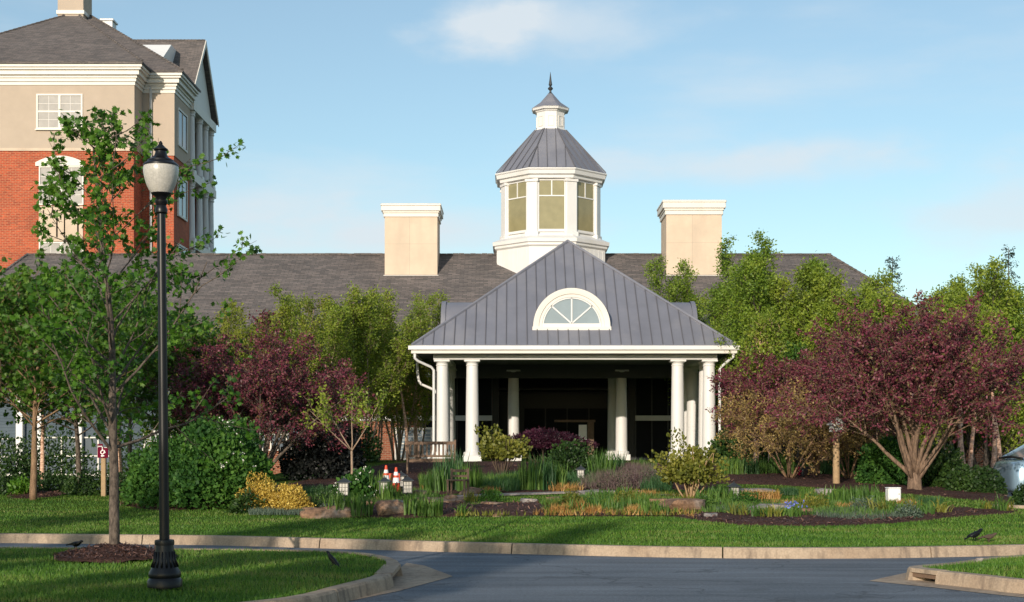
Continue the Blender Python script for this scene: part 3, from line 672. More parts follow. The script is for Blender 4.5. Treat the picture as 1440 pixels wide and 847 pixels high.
for k in range(8):
    T = Matrix.Translation(CU) @ Matrix.Rotation(R(45*k+22.5), 4, 'Z'); i0 = len(m.v); r = 2.5*OC
    m.bbox(-.33, .33, -r-.06, -r+.3, cz(329), cz(254), .05); m.bbox(-.38, .38, -r-.11, -r+.3, cz(331), cz(325), .03); m.bbox(-.38, .38, -r-.11, -r+.3, cz(254.5), cz(250.5), .03)
    xf(m, T, i0)
m.build('pilaster', M['white'], cup)
for k in range(8):
    T = Matrix.Translation(CU) @ Matrix.Rotation(R(45*k), 4, 'Z'); hwx = .66; z0, z1, zm = cz(321.5), cz(253), cz(274.5)
    m = MB()
    for a, b, c, d in ((-hwx-.07, -hwx, z0-.07, z1+.05), (hwx, hwx+.07, z0-.07, z1+.05)): m.box(a, b, -2.56, -2.46, c, d)
    m.box(-hwx, hwx, -2.56, -2.46, z1, z1+.05); m.box(-hwx-.12, hwx+.12, -2.60, -2.46, z0-.14, z0-.071); m.box(-hwx, hwx, -2.56, -2.46, z0-.07, z0); m.box(-hwx, hwx, -2.555, -2.46, zm-.03, zm+.03); m.box(-.03, .03, -2.55, -2.46, zm+.03, z1)
    xf(m, T); wo = m.build('window', M['white'], cup)
    # panes slightly recessed
    wo2 = MB().box(-hwx+.002, hwx-.002, -2.52, -2.505, z0+.002, z1-.002); xf(wo2, T); wo2.build('window_pane', M['glass_blind'], cup)
# lantern on top
zl0, zl1 = cz(183, 76.2), cz(154, 76.3)
m = octa(MB(), [(.82, zl0-.1), (.82, zl0+.12), (.74, zl0+.14), (.74, zl1-.1), (.80, zl1-.06), (.82, zl1), (.95, zl1+.02), (.97, zl1+.10), (1.0, zl1+.14), (.6, zl1+.15)]); lan = m.build('lantern', M['white'], cup)
m = MB()
for k in range(8):
    T = Matrix.Translation(CU) @ Matrix.Rotation(R(45*k), 4, 'Z'); i0 = len(m.v)
    for a, b, c, d in ((-.17, -.13, .26, .82), (.13, .17, .26, .82), (-.13, .13, .78, .82), (-.13, .13, .26, .30)): m.box(a, b, -.765, -.73, zl0+c, zl0+d)
    xf(m, T, i0)
m.build('lantern_panel', M['trim'], cup)
zr0, zr1 = zl1+.13, cz(131, 76.8)
m = octa(MB(), [(1.0, zr0), (.55, zr0+(zr1-zr0)*.40), (.28, zr0+(zr1-zr0)*.78), (.13, zr1), (.05, zr1)]); m.build('lantern_roof', M['metalroof'], cup)
zf = zr1-.02
m = MB().lathe([(.10, zf), (.12, zf+.05), (.06, zf+.1), (.055, zf+.2), (.13, zf+.27), (.14, zf+.33), (.07, zf+.4), (.05, zf+.44), (.10, zf+.5), (.06, zf+.75), (.02, zf+1.1), (.004, zf+1.22)], 12, CU); m.build('finial', M['darkmetal'], cup, True)

# ---- porte cochere
PX, PHW, PE, PZ, PS = 2.28, 5.95, 52.2, 5.22, .783
port = empty('entrance_portico', (PX, 53, 0), 0, 'white columned drive-under entrance canopy with grey standing seam hip roof', 'portico')
def PP(o): o.matrix_parent_inverse = Matrix.Translation((-PX, -53, 0)); return o
def ppart(mb, name, m, parent=None, smooth=False):
    o = mb.build(name, M[m], parent or port, smooth); return PP(o) if parent is None else o
L_, R_ = PX-PHW, PX+PHW; PA = PE+PHW; PZA = PZ+PS*PHW
PV = EAVE+(PZA-EZ)/SLOPE                                   # ridge meets the main roof
m = MB(); u_ = (0, 0, .07)
m.slab([(L_, PE, PZ), (R_, PE, PZ), (PX, PA, PZA)], u_)
m.slab([(R_, PE, PZ), (R_, EAVE+.6, PZ), (PX, PV, PZA), (PX, PA, PZA)], u_)
m.slab([(L_, EAVE+.6, PZ), (L_, PE, PZ), (PX, PA, PZA), (PX, PV, PZA)], u_)
prf = ppart(m, 'roof', 'metalroof')
m = MB(); n = 31
for i in range(1, n):
    x = L_+2*PHW*i/n; run = PHW-abs(x-PX)
    m.slab([(x-.014, PE+.02, PZ+.075), (x+.014, PE+.02, PZ+.075), (x+.014, PE+run, PZ+PS*run+.075), (x-.014, PE+run, PZ+PS*run+.075)], (0, -.012, .045))
for sx in (-1, 1):
    y = PE+.4
    while y < 72.5:
        run = min(PHW, y-PE); r0 = 0 if y < EAVE else (y-EAVE)*SLOPE/PS*.98
        if r0 < run-.1:
            xe = PX+sx*(PHW-r0); xt = PX+sx*(PHW-run); m.tube([(xe, y, PZ+PS*r0+.09), (xt, y, PZ+PS*run+.09)], .022, 4)
        y += .40
m.build('standing_seam', M['seam'], prf)
m = MB()
m.tube([(L_, PE, PZ+.08), (PX, PA, PZA+.09)], .065, 6); m.tube([(R_, PE, PZ+.08), (PX, PA, PZA+.09)], .065, 6); m.tube([(PX, PA, PZA+.09), (PX, PV, PZA+.09)], .07, 6)
m.build('hip_cap', M['metalroof'], prf)
m = MB()                                                   # fascia, box gutter, soffit, beam
def ring(mb, x0, x1, y0, y1, z0, z1, t):
    mb.box(x0, x1, y0, y0+t, z0, z1); mb.box(x0, x0+t, y0+t, y1, z0, z1); mb.box(x1-t, x1, y0+t, y1, z0, z1)
ring(m, L_-.03, R_+.03, PE-.03, EAVE, PZ-.23, PZ-.10, .14); ppart(m, 'fascia', 'trim')
m = MB(); ring(m, L_-.13, R_+.13, PE-.13, EAVE, PZ-.098, PZ+.045, .16); ppart(m, 'gutter', 'white')
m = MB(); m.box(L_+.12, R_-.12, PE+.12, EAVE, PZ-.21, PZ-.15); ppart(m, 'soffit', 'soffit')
bx0, bx1, by0 = PX-5.2, PX+5.33, 52.72
m = MB(); ring(m, bx0, bx1, by0, WALL, 4.80, 5.008, .56); ppart(m, 'beam', 'white'); ppart(MB().box(bx0+.57, bx1-.57, 59.75, 60.25, 4.45, 5.0), 'cross_beam', 'soffit')  # cross beam is white by nature, its dark colour paints the shade
def column(x, y, r=.245, base=True):
    zg, zt = .90, 4.80; m = MB()
    m.bbox(x-r*1.45, x+r*1.45, y-r*1.45, y+r*1.45, zg, zg+.34, .02)
    H = zt-zg-.34; z = zg+.34
    prof = [(r*1.32, z), (r*1.36, z+.06), (r*1.30, z+.12), (r*1.06, z+.14), (r*1.04, z+.18)]
    for t in np.linspace(.08, .93, 9): prof.append((r*(1.03-.17*t**1.6), z+H*t))
    prof += [(r*.86, z+H-.235), (r*.95, z+H-.225), (r*.95, z+H-.19), (r*.86, z+H-.185), (r*.88, z+H-.14), (r*1.12, z+H-.09), (r*1.14, z+H-.07)]
    m.lathe(prof, 28, (x, y, 0)); m.bbox(x-r*1.2, x+r*1.2, y-r*1.2, y+r*1.2, z+H-.075, z+H-.003, .015)
    return ppart(m, 'column', 'white', None, True)
for x, y in ((-2.6, 53), (-1.48, 53), (6.17, 53), (7.34, 53), (-2.6, 54.15), (7.34, 54.15), (7.34, 57.8), (-2.6, 57.8), (.06, 60), (4.62, 60), (7.34, 59.2), (-2.6, 59.2), (4.62, 65.2), (.06, 65.2)):
    column(x, y)
def pipe(pts, parent=None):
    m = MB(); m.tube(pts, .052, 8); return ppart(m, 'downspout', 'white', None, 'all')
xr = R_-.02
pipe([(R_-.1, PE+.05, 5.0), (R_-.1, PE+.05, 4.86), (R_-.2, PE+.15, 4.78), (7.78, 52.66, 4.55), (7.70, 52.7, 4.42), (7.70, 52.7, 1.55), (7.74, 52.66, 1.4), (7.92, 52.5, 1.15), (7.95, 52.48, .95)])
pipe([(L_+.1, PE+.05, 5.0), (L_+.1, PE+.05, 4.82), (L_+.2, PE+.12, 4.72), (-3.0, 52.66, 4.52), (-2.9, 52.7, 4.40), (-2.9, 52.7, 1.45), (-2.94, 52.68, 1.3), (-3.1, 52.5, 1.1), (-3.12, 52.48, .92)])
pipe([(L_+.05, 54.4, 5.0), (L_+.05, 54.4, 4.5), (L_+.1, 54.4, 4.1), (L_+.2, 54.4, 3.95), (-2.95, 54.1, 3.72), (-2.9, 54.0, 3.6)])
m = MB(); m.box(bx0-.6, bx1+.6, 52.2, WALL, .55, .915); ppart(m, 'floor_slab', 'concrete')
def arch_dormer(pos, rz):
    r, rt, ln = 1.23, 1.39, 2.1; n = 28; A = np.linspace(0, np.pi, n+1)
    dm = bpy.data.objects.new('arch_dormer', None); COL.objects.link(dm); dm.parent = port; dm.location = (pos[0]-PX, pos[1]-53, pos[2]); dm.rotation_euler = (0, 0, rz); dm.empty_display_size = .2
    m = MB(); poly = [(rt*math.cos(a), rt*math.sin(a)) for a in A]; m.prism(poly[::-1], 'y', .06, ln); b_ = m.build('dormer_roof', M['metalroof'], dm, True)
    m = MB(); V = []; Fs = []                              # moulded arch trim
    rr = [(r-.12, -.03), (r-.12, -.055), (r-.02, -.055), (r, -.10), (rt-.03, -.12), (rt+.05, -.12), (rt+.05, .06)]
    for a in A: V += [(q*math.cos(a), y, q*math.sin(a)) for q, y in rr]
    k = len(rr)
    for i in range(n):
        for j in range(k-1): Fs.append((i*k+j, i*k+j+1, (i+1)*k+j+1, (i+1)*k+j))
    m.add(V, Fs); m.box(-rt-.08, rt+.08, -.16, .06, -.16, -.002); m.build('arch_trim', M['trim' if rz == 0 else 'metalroof'], dm, True)
    m = MB(); q = r-.13
    m.box(-q, q, -.05, -.004, -.001, .12)
    def bar(a, w=.025):
        c, s = math.cos(a), math.sin(a)
        m.slab([(-s*w, -.045, c*w+.12), (s*w, -.045, -c*w+.12), (q*.98*c+s*w, -.045, q*.93*s-c*w+.06), (q*.98*c-s*w, -.045, q*.93*s+c*w+.06)], (0, .03, 0))
    for a in (R(45), R(90), R(135)): bar(a)
    for i in range(n):
        a, b = A[i], A[i+1]; m.add([((q-.05)*math.cos(a), -.045, (q-.05)*math.sin(a)), (q*math.cos(a), -.045, q*math.sin(a)), (q*math.cos(b), -.045, q*math.sin(b)), ((q-.05)*math.cos(b), -.045, (q-.05)*math.sin(b))], [(0, 1, 2, 3)])
    m.build('glazing_bar', M['white'], dm)
    m = MB(); m.prism([(q*math.cos(a), q*math.sin(a)) for a in A][::-1], 'y', -.012, .02); m.build('pane', M['glass_grey'], dm)
zd = PZ+PS*.95
arch_dormer((PX-.05, PE+.95, zd+.08), 0)
arch_dormer((L_+.95, 58.0, zd+.08), R(-90)); arch_dormer((R_-.95, 58.0, zd+.08), R(90))

# ---- tall brick building behind, on the left
tb = empty('tall_brick_building', (-30, 88, 0), 0, 'tall brick and tan stucco building with white cornice rising behind the low roof', 'building')
def T2(o): o.matrix_parent_inverse = Matrix.Translation((30, -88, 0)); return o
def tpart(mb, name, m, parent=None, smooth=False):
    o = mb.build(name, M[m], parent or tb, smooth); return T2(o) if parent is None else o
ZS, ZC0, ZC1 = 19.95, 23.9, 25.05
def wall_with_hole(mb, x0, x1, y, t, z0, z1): mb.box(x0, x1, y, y+t, z0, z1)
XA, XB, YA, YB, YE = -23.4, -21.4, 88.0, 90.0, 101.4
m = MB(); m.box(-46, XA, YA, 108, -1, ZS); m.box(XA, XB, YB, 94.3, -1, ZS); m.box(XA, XB-1.7, 94.3, YE, -1, ZS); m.box(XA, XB-.02, YE, YE+.4, -1, ZS); tpart(m, 'brick_wall', 'brick')
m = MB(); m.box(-46, XA+.05, YA-.05, 108.01, ZS, ZC0+.2); m.box(XA, XB+.05, YB-.05, 94.35, ZS, ZC0+.2); m.box(XA, XB-1.69, 94.35, YE, ZS, ZC0+.2); m.box(XA, XB, YE, YE+.42, ZS, ZC0+.2); tpart(m, 'stucco_wall', 'taupe')
m = MB()
h = ZC1-ZC0
for f0, f1, e in ((0, .18, .10), (.18, .36, .18), (.36, .50, .26), (.50, .74, .42), (.74, .86, .56), (.86, 1.0, .66)):
    m.box(-46, XA+e, YA-e, YA+.3, ZC0+h*f0, ZC0+h*f1); m.box(XA+e-.3, XA+e, YA+.3, YB-e, ZC0+h*f0, ZC0+h*f1)
    m.box(XA+e, XB+e, YB-e, YB+.3, ZC0+h*f0, ZC0+h*f1); m.box(XB+e-.3, XB+e, YB+.3, 94.3, ZC0+h*f0, ZC0+h*f1)
tpart(m, 'cornice', 'trim')
m = MB()
def pyr(mb, x0, x1, y0, y1, z, ap):
    P = [(x0, y0, z), (x1, y0, z), (x1, y1, z), (x0, y1, z)]
    for i in range(4): mb.slab([P[i], P[(i+1) % 4], ap], (0, 0, .14))
pyr(m, -37.3, XA+.72, YA-.72, 107, ZC1, (-30.1, 98, 31.3)); ap_ = (-29.2, 98.5, 31.25); c1_, c2_ = (XB+.72, YB-.72, ZC1), (XB+.72, 94.6, ZC1+.0); m.slab([(-38, YB-.72, ZC1), c1_, ap_], (0, 0, .14)); m.slab([c1_, c2_, ap_], (0, 0, .14)); pyr(m, -50, -35, YA-.72, 107, ZC1, (-43, 98, 30.2))
gy0, gy1, gym, gze, gzr = 93.6, 101.9, 97.75, 24.55, 29.3
xg = XB+.32
m.slab([(xg, gy0, gze), (xg, gym, gzr), (-31, gym, gzr), (-31, gy0, gze)], (0, 0, .14)); m.slab([(xg, gym, gzr), (xg, gy1, gze), (-31, gy1, gze), (-31, gym, gzr)], (0, 0, .14))
trf = tpart(m, 'roof', 'shingle')
m = MB()
for a, b in (((-30.1, 98, 31.45), (XA+.72, YA-.72, ZC1+.15)), ((-29.2, 98.5, 31.4), (XB+.72, YB-.72, ZC1+.15)), ((-30.1, 98, 31.45), (-37.3, YA-.72, ZC1+.15)), ((xg, gym, gzr+.15), (-30, gym, gzr+.15))):
    a, b = Vector(a), Vector(b); n = 36; m = MB()
    for i in range(n): m.tube([a.lerp(b, i/n), a.lerp(b, (i+.92)/n)], [.07, .09], 6)
    m.build('ridge_cap', M['shingle'], trf)
m = MB(); m.box(-31.05, -29.3, 97.2, 99.2, 30.5, 34.5); tch = m.build('chimney', M['taupe'], trf)
m = MB(); m.box(-31.12, -29.22, 97.12, 99.27, 31.1, 31.35); m.build('chimney_base', M['trim'], tch)
m = MB(); m.box(-28.35, -27.6, 98.2, 99.2, 29.5, 30.95); m.bbox(-28.45, -27.5, 98.1, 99.3, 30.95, 31.08, .02); m.build('roof_vent', M['white'], trf)
m = MB(); m.prism([(93.2, 27.0), (95.6, 28.55), (97.0, 28.55), (97.0, 27.0)], 'x', -25.5, -22.9); m.build('roof_hatch', M['plastic'], trf)
# gable end, loggia floors and columns on the right-hand side
m = MB(); m.prism([(gy0+.45, gze-.05), (gy1-.45, gze-.05), (gym, gzr-.15)], 'x', XB-.12, XB+.0); tpart(m, 'gable_wall', 'siding')
m = MB()
for z0, z1 in ((23.9, 24.5), (19.2, 19.75), (14.7, 15.2), (10.2, 10.7)): tpart(MB().box(XB-1.69, XB+.32, 94.32, YE-.02, z0, z1), 'loggia_floor', 'trim')
m.slab([(xg+.02, gy0-.05, gze-.1), (xg+.02, gy0-.05, gze+.16), (xg+.02, gym, gzr+.16), (xg+.02, gym, gzr-.25)], (.06, 0, 0)); m.slab([(xg+.02, gy1+.05, gze-.1), (xg+.02, gy1+.05, gze+.16), (xg+.02, gym, gzr+.16), (xg+.02, gym, gzr-.25)], (.06, 0, 0))
tpart(m, 'rake_board', 'trim')
for y in (94.9, 97.3, 99.2, 100.95):
    for z0, z1 in ((19.75, 23.9), (15.2, 19.2), (10.7, 14.7)):
        mm = MB(); mm.bbox(XB-.32, XB+.30, y-.30, y+.30, z0+.003, z0+.25, .02); mm.lathe([(.27, z0+.25), (.25, z0+.5), (.21, z1-.35), (.27, z1-.3), (.27, z1-.25), (.22, z1-.2), (.28, z1-.1), (.28, z1-.003)], 16, (XB, y, 0)); tpart(mm, 'loggia_column', 'white', None, True)
def tx(p, d=YA): return (p-CX)*d/F
def tz(y, d=YA): return EYE+(HY-y)*d/F
T2(window(tb, tx(54), tx(114.5), tz(180), tz(135), YA-.06, M['glass_white'], 2, (1, 1), .10, bars=.07, muntin=(4, 4)))
T2(window(tb, tx(57), tx(116), tz(287), tz(236), YA-.03, M['glass_white'], 2, (1, 1), .08, bars=.07, muntin=(4, 4), sill=False))
T2(window(tb, tx(57), tx(116), tz(400), tz(342.5), YA-.03, M['glass_white'], 2, (1, 1), .08, bars=.07, muntin=(4, 4), sill=False))
m = MB(); m.box(tx(55), tx(117), YA-.07, YA-.002, tz(340), tz(290)); pn = tpart(m, 'spandrel_panel', 'stucco')
m = MB(); c = (tx(55)+tx(117))/2
for s0, s1 in ((tx(61), c-.2), (c+.2, tx(111))):
    ring(m, s0, s1, YA-.10, YA-.07, tz(334), tz(296), .03)
    m.box(s0, s1, YA-.10, YA-.072, tz(296), tz(294)); m.box(s0, s1, YA-.10, YA-.072, tz(336), tz(334)); m.box(s0, s0+.08, YA-.10, YA-.072, tz(334), tz(296)); m.box(s1-.08, s1, YA-.10, YA-.072, tz(334), tz(296))
m.build('panel_moulding', M['stucco'], pn)
m = MB(); xs_ = np.linspace(tx(50.5), tx(119), 15); cx_ = xs_.mean(); hw_ = xs_[-1]-cx_
m.prism([(xs_[0], tz(234))]+[(xs_[-1], tz(234))]+[(float(x), tz(229)+.42*(1-((x-cx_)/hw_)**2)) for x in xs_[::-1]], 'y', YA-.12, YA+.1); tpart(m, 'arched_lintel', 'trim')
m = MB(); m.box(-46, XA+.07, YA-.08, YA-.052, ZS-.12, ZS+.05); tpart(m, 'string_course', 'stucco')
m = MB(); m.tube([(tx(212, YB-.1), YB-.12, 24.4), (tx(212, YB-.1), YB-.12, 2)], .085, 8); tpart(m, 'downspout', 'white', None, 'all')
for zz0, zz1 in ((20.9, 23.1), (16.4, 18.8), (12, 14.4)):     # windows of the shaded side wall
    mm = MB(); yy0, yy1 = 90.9, 93.2
    mm.box(XB+.02, XB+.13, yy0-.12, yy0, zz0-.12, zz1+.12); mm.box(XB+.02, XB+.13, yy1, yy1+.12, zz0-.12, zz1+.12); mm.box(XB+.02, XB+.13, yy0, yy1, zz1, zz1+.12); mm.box(XB+.02, XB+.13, yy0, yy1, zz0-.12, zz0); mm.box(XB+.02, XB+.11, (yy0+yy1)/2-.05, (yy0+yy1)/2+.05, zz0, zz1)
    wo = tpart(mm, 'window', 'trim'); mm = MB().box(XB+.03, XB+.075, yy0+.002, yy1-.002, zz0+.002, zz1-.002); mm.build('pane', M['glass_dark'], wo)
for zz0, zz1 in ((20.3, 23.2), (15.7, 18.6)):
    for yy in (95.3, 97.6, 99.4):
        mm = MB(); mm.box(XB-1.66, XB-1.60, yy, yy+1.5, zz0, zz1); tpart(mm, 'balcony_door', 'glass_dark')

# ------------------------------------------------------------------ trees and shrubs
def unit(az, el): return np.array([math.cos(az)*math.cos(el), math.sin(az)*math.cos(el), math.sin(el)])
def path(rg, p, d, L, n, wander=.12, up=0.0):
    P = [np.array(p, float)]; d = np.array(d, float); d /= np.linalg.norm(d)
    for i in range(n):
        d = d+rg.normal(0, wander, 3)+np.array([0, 0, up]); d /= np.linalg.norm(d); P.append(P[-1]+d*L/n)
    return np.array(P), d
def along(P, t):
    k = t*(len(P)-1); i = min(int(k), len(P)-2); f = k-i; q = P[i+1]-P[i]
    return P[i]*(1-f)+P[i+1]*f, q/max(np.linalg.norm(q), 1e-9)
def perp(rg, d, az):
    a = np.array([0, 0, 1.]) if abs(d[2]) < .9 else np.array([1., 0, 0])
    u = np.cross(d, a); u /= np.linalg.norm(u); v = np.cross(d, u); return u*math.cos(az)+v*math.sin(az)
class Tree:
    """limbs as tapered tubes; leaf anchors gathered along the outer twigs"""
    def __init__(s, seed): s.rg = np.random.default_rng(seed); s.wood = MB(); s.lp, s.ld = [], []; s.bias = 0.0
    def stem(s, p, d, L, r0, r1, n=9, wander=.05, up=.02, sides=8):
        P, _ = path(s.rg, p, d, L, n, wander, up); s.wood.tube(P, np.linspace(r0, r1, len(P)), sides); return P
    def limbs(s, P, n, lenf, angf, t0=.2, t1=1.0, r=.03, up=.05, wander=.12, sides=5, az0=0, azj=.6, flat=None):
        out = []
        for i in range(n):
            t = t0+(t1-t0)*(i+s.rg.uniform(.1, .9))/n; p, d = along(P, min(t, .999)); az = az0+i*2.39996+s.rg.uniform(-azj, azj)
            a = angf(t) if callable(angf) else angf; a *= s.rg.uniform(.8, 1.2)
            dd = d*math.cos(a)+perp(s.rg, d, az)*math.sin(a)
            if flat is not None: dd[2] *= flat
            L = (lenf(t) if callable(lenf) else lenf)*s.rg.uniform(.75, 1.2)*(1+s.bias*dd[0])
            Q, _ = path(s.rg, p, dd, L, 5, wander, up); rr = (r(t) if callable(r) else r)
            s.wood.tube(Q, np.linspace(rr, rr*.3, len(Q)), sides, cap=False); out.append(Q)
        return out
    def twigs(s, Q, n, L, ang, nl, spread, r=.006, t0=.25, up=.04, draw=True):
        for i in range(n):
            t = t0+(1-t0)*(i+s.rg.uniform(0, 1))/n; p, d = along(Q, min(t, .999)); a = ang*s.rg.uniform(.6, 1.3)
            dd = d*math.cos(a)+perp(s.rg, d, s.rg.uniform(0, 6.28))*math.sin(a); Z, e = path(s.rg, p, dd, L*s.rg.uniform(.6, 1.3)*(1.1-.4*t), 3, .16, up)
            if draw: s.wood.tube(Z, [r, r*.8, r*.6, r*.35], 3, cap=False)
            s.leafs(Z, nl, spread)
    def leafs(s, Z, nl, spread, t0=.2):
        u = s.rg.uniform(t0, 1.0, nl)*(len(Z)-1); i = np.minimum(u.astype(int), len(Z)-2); f = (u-i)[:, None]
        s.lp.append(Z[i]*(1-f)+Z[i+1]*f+s.rg.normal(0, spread, (nl, 3))); s.ld.append(Z[i+1]-Z[i])
    def build(s, root, bark, leafm, size, tpl=T_OVAL, droop=.3, flatness=.6, crown='crown', trunk='trunk', keep=None):
        if trunk: s.wood.build(trunk, M[bark], root, 'all')
        P = np.concatenate(s.lp); D = norm(np.concatenate(s.ld)); n = len(P)
        if keep is not None: k = keep(P); P, D = P[k], D[k]; n = len(P)
        tip = norm(D*.7+s.rg.normal(0, .6, (n, 3))+[0, 0, -droop]); nr = norm(s.rg.normal(0, .8, (n, 3))+[0, -.45, flatness*.5])
        V, Fc = leaves(P, tip, nr, s.rg.uniform(.65, 1.2, n)*size, tpl)
        return np_mesh(crown, V, Fc, M[leafm], root)
def put(o, loc, rz=0.0, sc=1.0):
    o.location = loc; o.rotation_euler = (0, 0, rz); o.scale = (sc, sc, sc) if not hasattr(sc, '__len__') else sc; return o

# the young maple in front, one leader with ascending side limbs
def maple(seed, H, prof, n1, trunk_r, leafm, lsz, clear, nl, lab, name='young_maple', ang=(1.15, .55), bark='bark', extra=4, tw=5, tj=5, bias=0.0):
    root = empty(name, (0, 0, 0), 0, lab, 'tree'); t = Tree(seed); rg = t.rg; t.bias = bias
    P = t.stem((0, 0, -.05), (.0, .0, 1), H*.985, trunk_r, .012, 14, .025, .02, 9)
    for Q in t.limbs(P, n1, prof, lambda u: ang[0]+(ang[1]-ang[0])*u, clear, .97, lambda u: trunk_r*.42*(1.05-u), .07, .09, 5):
        L = np.linalg.norm(Q[-1]-Q[0])
        for q in t.limbs(Q, max(2, int(L*extra)), L*.38, .75, .25, .95, .009, .05, .12, 4): t.twigs(q, tw, .20, .8, nl, .045, .004, .2)
        t.twigs(Q, max(3, int(L*tj)), .26, .8, nl, .045, .005, .45)
    t.twigs(P, 6, .25, .6, nl, .05, .005, .8)
    t.build(root, bark, leafm, lsz, T_MAPLE, .45, .75); return root
put(maple(11, 5.30, lambda u: .42+1.62*max(0, 1-u)**.5, 33, .070, 'leaf_maple', .074, .22, 12, 'young maple with thin airy crown standing in a mulch ring behind the lamp post', extra=2.8, tw=3, ang=(1.2, .6), tj=2.6, bias=.24), TREE1, .15)
def HT(py, px, d): p = on(px, d); return EYE+(HY-py)*d/F-p.z
def round_maple(seed, px, d, top, R0, lab, n1=38, bark='tanbark', clear=.37, nm='round_maple', leafm='leaf_maple2'):
    o = maple(seed, HT(top, px, d)*.97, lambda u: .5+R0*math.sin(min(1, max(0, (u-.12))*1.2)*3.1416)**.6 if u < .93 else .5, n1, .085, leafm, .115, clear, 5, lab, nm, bark=bark, extra=3.4, tw=5, ang=(1.4, .55)); put(o, on(px, d), seed*.7)
round_maple(23, 47, 31.6, 432, 2.0, 'round crowned dark green maple with tan trunk on the left lawn crest')
round_maple(24, 112, 38.5, 446, 1.9, 'dense dark green maple filling the view between tan trunk and young maple', bark='bark', leafm='leaf_maple')
round_maple(25, 236, 37.5, 480, 1.7, 'dense green maple behind the lamp post shaft', bark='bark')
round_maple(26, 186, 45, 432, 2.0, 'green maple at the back behind the young maple trunk', bark='bark')
round_maple(27, -30, 36, 425, 2.2, 'dark green maple reaching in from the left edge', bark='bark')

# upright multi-stem birches (river birch): plume-like leader tops
def birch(seed, H, R0, nst, lab, leafm='leaf_birch', lsz=.10, nl=9, bark='palebark', group=None, n1=15, clear=.25, name='birch_tree', tr=.05, lean=.18):
    root = empty(name, (0, 0, 0), 0, lab, 'tree', group); t = Tree(seed); rg = t.rg
    for k in range(nst):
        az = k*6.283/nst+rg.uniform(-.5, .5); tilt = lean*rg.uniform(.5, 1.3) if nst > 1 else rg.uniform(0, .05)
        hh = H*(1 if k == 0 else rg.uniform(.78, .98))
        P = t.stem((.08*math.cos(az)*(nst > 1), .08*math.sin(az)*(nst > 1), -.05), unit(az, math.pi/2-tilt), hh, tr*rg.uniform(.8, 1.1), .008, 12, .04, .03, 7)
        for Q in t.limbs(P, n1, lambda u: R0*(.25+.9*max(0, 1-u)**.8), lambda u: .85-.35*u, clear, .98, lambda u: tr*.35*(1.1-u), .10, .1, 4):
            L = np.linalg.norm(Q[-1]-Q[0])
            for q in t.limbs(Q, 3, L*.45, .6, .3, .95, .006, .08, .12, 3): t.twigs(q, 4, .28, .6, nl, .10, .003, .2, .08)
            t.twigs(Q, 4, .3, .6, nl, .10, .004, .3, .08)
        t.twigs(P, 5, .3, .5, nl, .06, .004, .8, .1)
    t.build(root, bark, leafm, lsz, T_OVAL, .25, .45); return root
def BT(seed, px, d, top, R0, nst, lab, leafm='leaf_birch', lsz=.095, nl=11, n1=21, clear=.16, **k):
    o = birch(seed, HT(top, px, d)*.94, R0, nst, lab, leafm, lsz, nl, n1=n1, clear=clear, **k); put(o, on(px, d), seed*1.1); return o
BT(31, 512, 52.5, 398, 1.15, 5, 'multi-stem birch with pinkish brown stems standing left of the portico', clear=.30, lean=.22)
BT(32, 462, 50.5, 394, 1.3, 3, 'yellow-green birch with plumed top between redbud and multi-stem birch')
BT(33, 562, 57, 398, 1.15, 4, 'leafy birch crowding the left eave corner of the portico')
BT(34, 588, 62, 402, 1.1, 3, 'narrow birch directly behind the left tip of the portico roof')
BT(35, 400, 47, 408, 1.3, 3, 'pale lime birch showing above the left redbud', 'leaf_lime')
BT(36, 315, 46, 414, 1.3, 3, 'lime green birch top right of the lamp post', 'leaf_lime')
BT(39, 530, 56, 402, 1.2, 3, 'birch at the back between multi-stem birch and portico')
BT(28, 487, 53, 402, 1.2, 3, 'birch at the back, seen left of the multi-stem birch')
BT(29, 360, 50, 424, 1.3, 3, 'lime birch at the back above the left redbud crown', 'leaf_lime')
BT(57, 556, 60, 408, 1.3, 3, 'birch filling the gap at the left portico eave')
BT(58, 425, 54, 410, 1.3, 3, 'pale birch above the right half of the left redbud')
BT(59, 270, 52, 425, 1.4, 3, 'lime birch seen right of the lamp post against the roof', 'leaf_lime')
BT(40, 437, 50, 430, 1.3, 3, 'birch in the shade at the back, behind the left redbud')
# small peeling birches with salmon trunks
def salmon(seed, px, d, H, nst, lab, group='peeling birches'):
    b = birch(seed, H*.92, 1.1, nst, lab, 'leaf_birch', .11, 9, 'birchbark', None, 14, .48, 'peeling_birch', .095, .12); put(b, on(px, d), seed*.7); return b
salmon(41, 574, 55.0, 5.2, 1, 'slim peeling birch with orange bark right behind the wooden bench')
salmon(42, 588, 57.5, 5.2, 1, 'leaning peeling birch in front of the white framed window by the left columns')
salmon(43, 172, 40.5, 4.4, 1, 'peeling birch behind the right side of the young maple trunk')
salmon(44, 58, 40, 4.4, 1, 'thin peeling birch just behind the tan maple trunk')
salmon(45, 1345, 38.5, 5.4, 1, 'leaning peeling birch, first one right of the big redbud')
salmon(46, 1360, 39.5, 5.6, 2, 'twin-stem peeling birch with pale salmon bark behind the low hedge')
salmon(47, 1393, 38.5, 5.4, 1, 'peeling birch behind the right end of the low hedge')
salmon(48, 1412, 39.5, 5.6, 1, 'peeling birch beside the silver car bonnet')
salmon(49, 1083, 41.5, 4.6, 1, 'peeling birch with flaking bark right of the portico grasses')
salmon(50, 1062, 40.5, 4.4, 1, 'dark shaded birch nearest the right downspout')

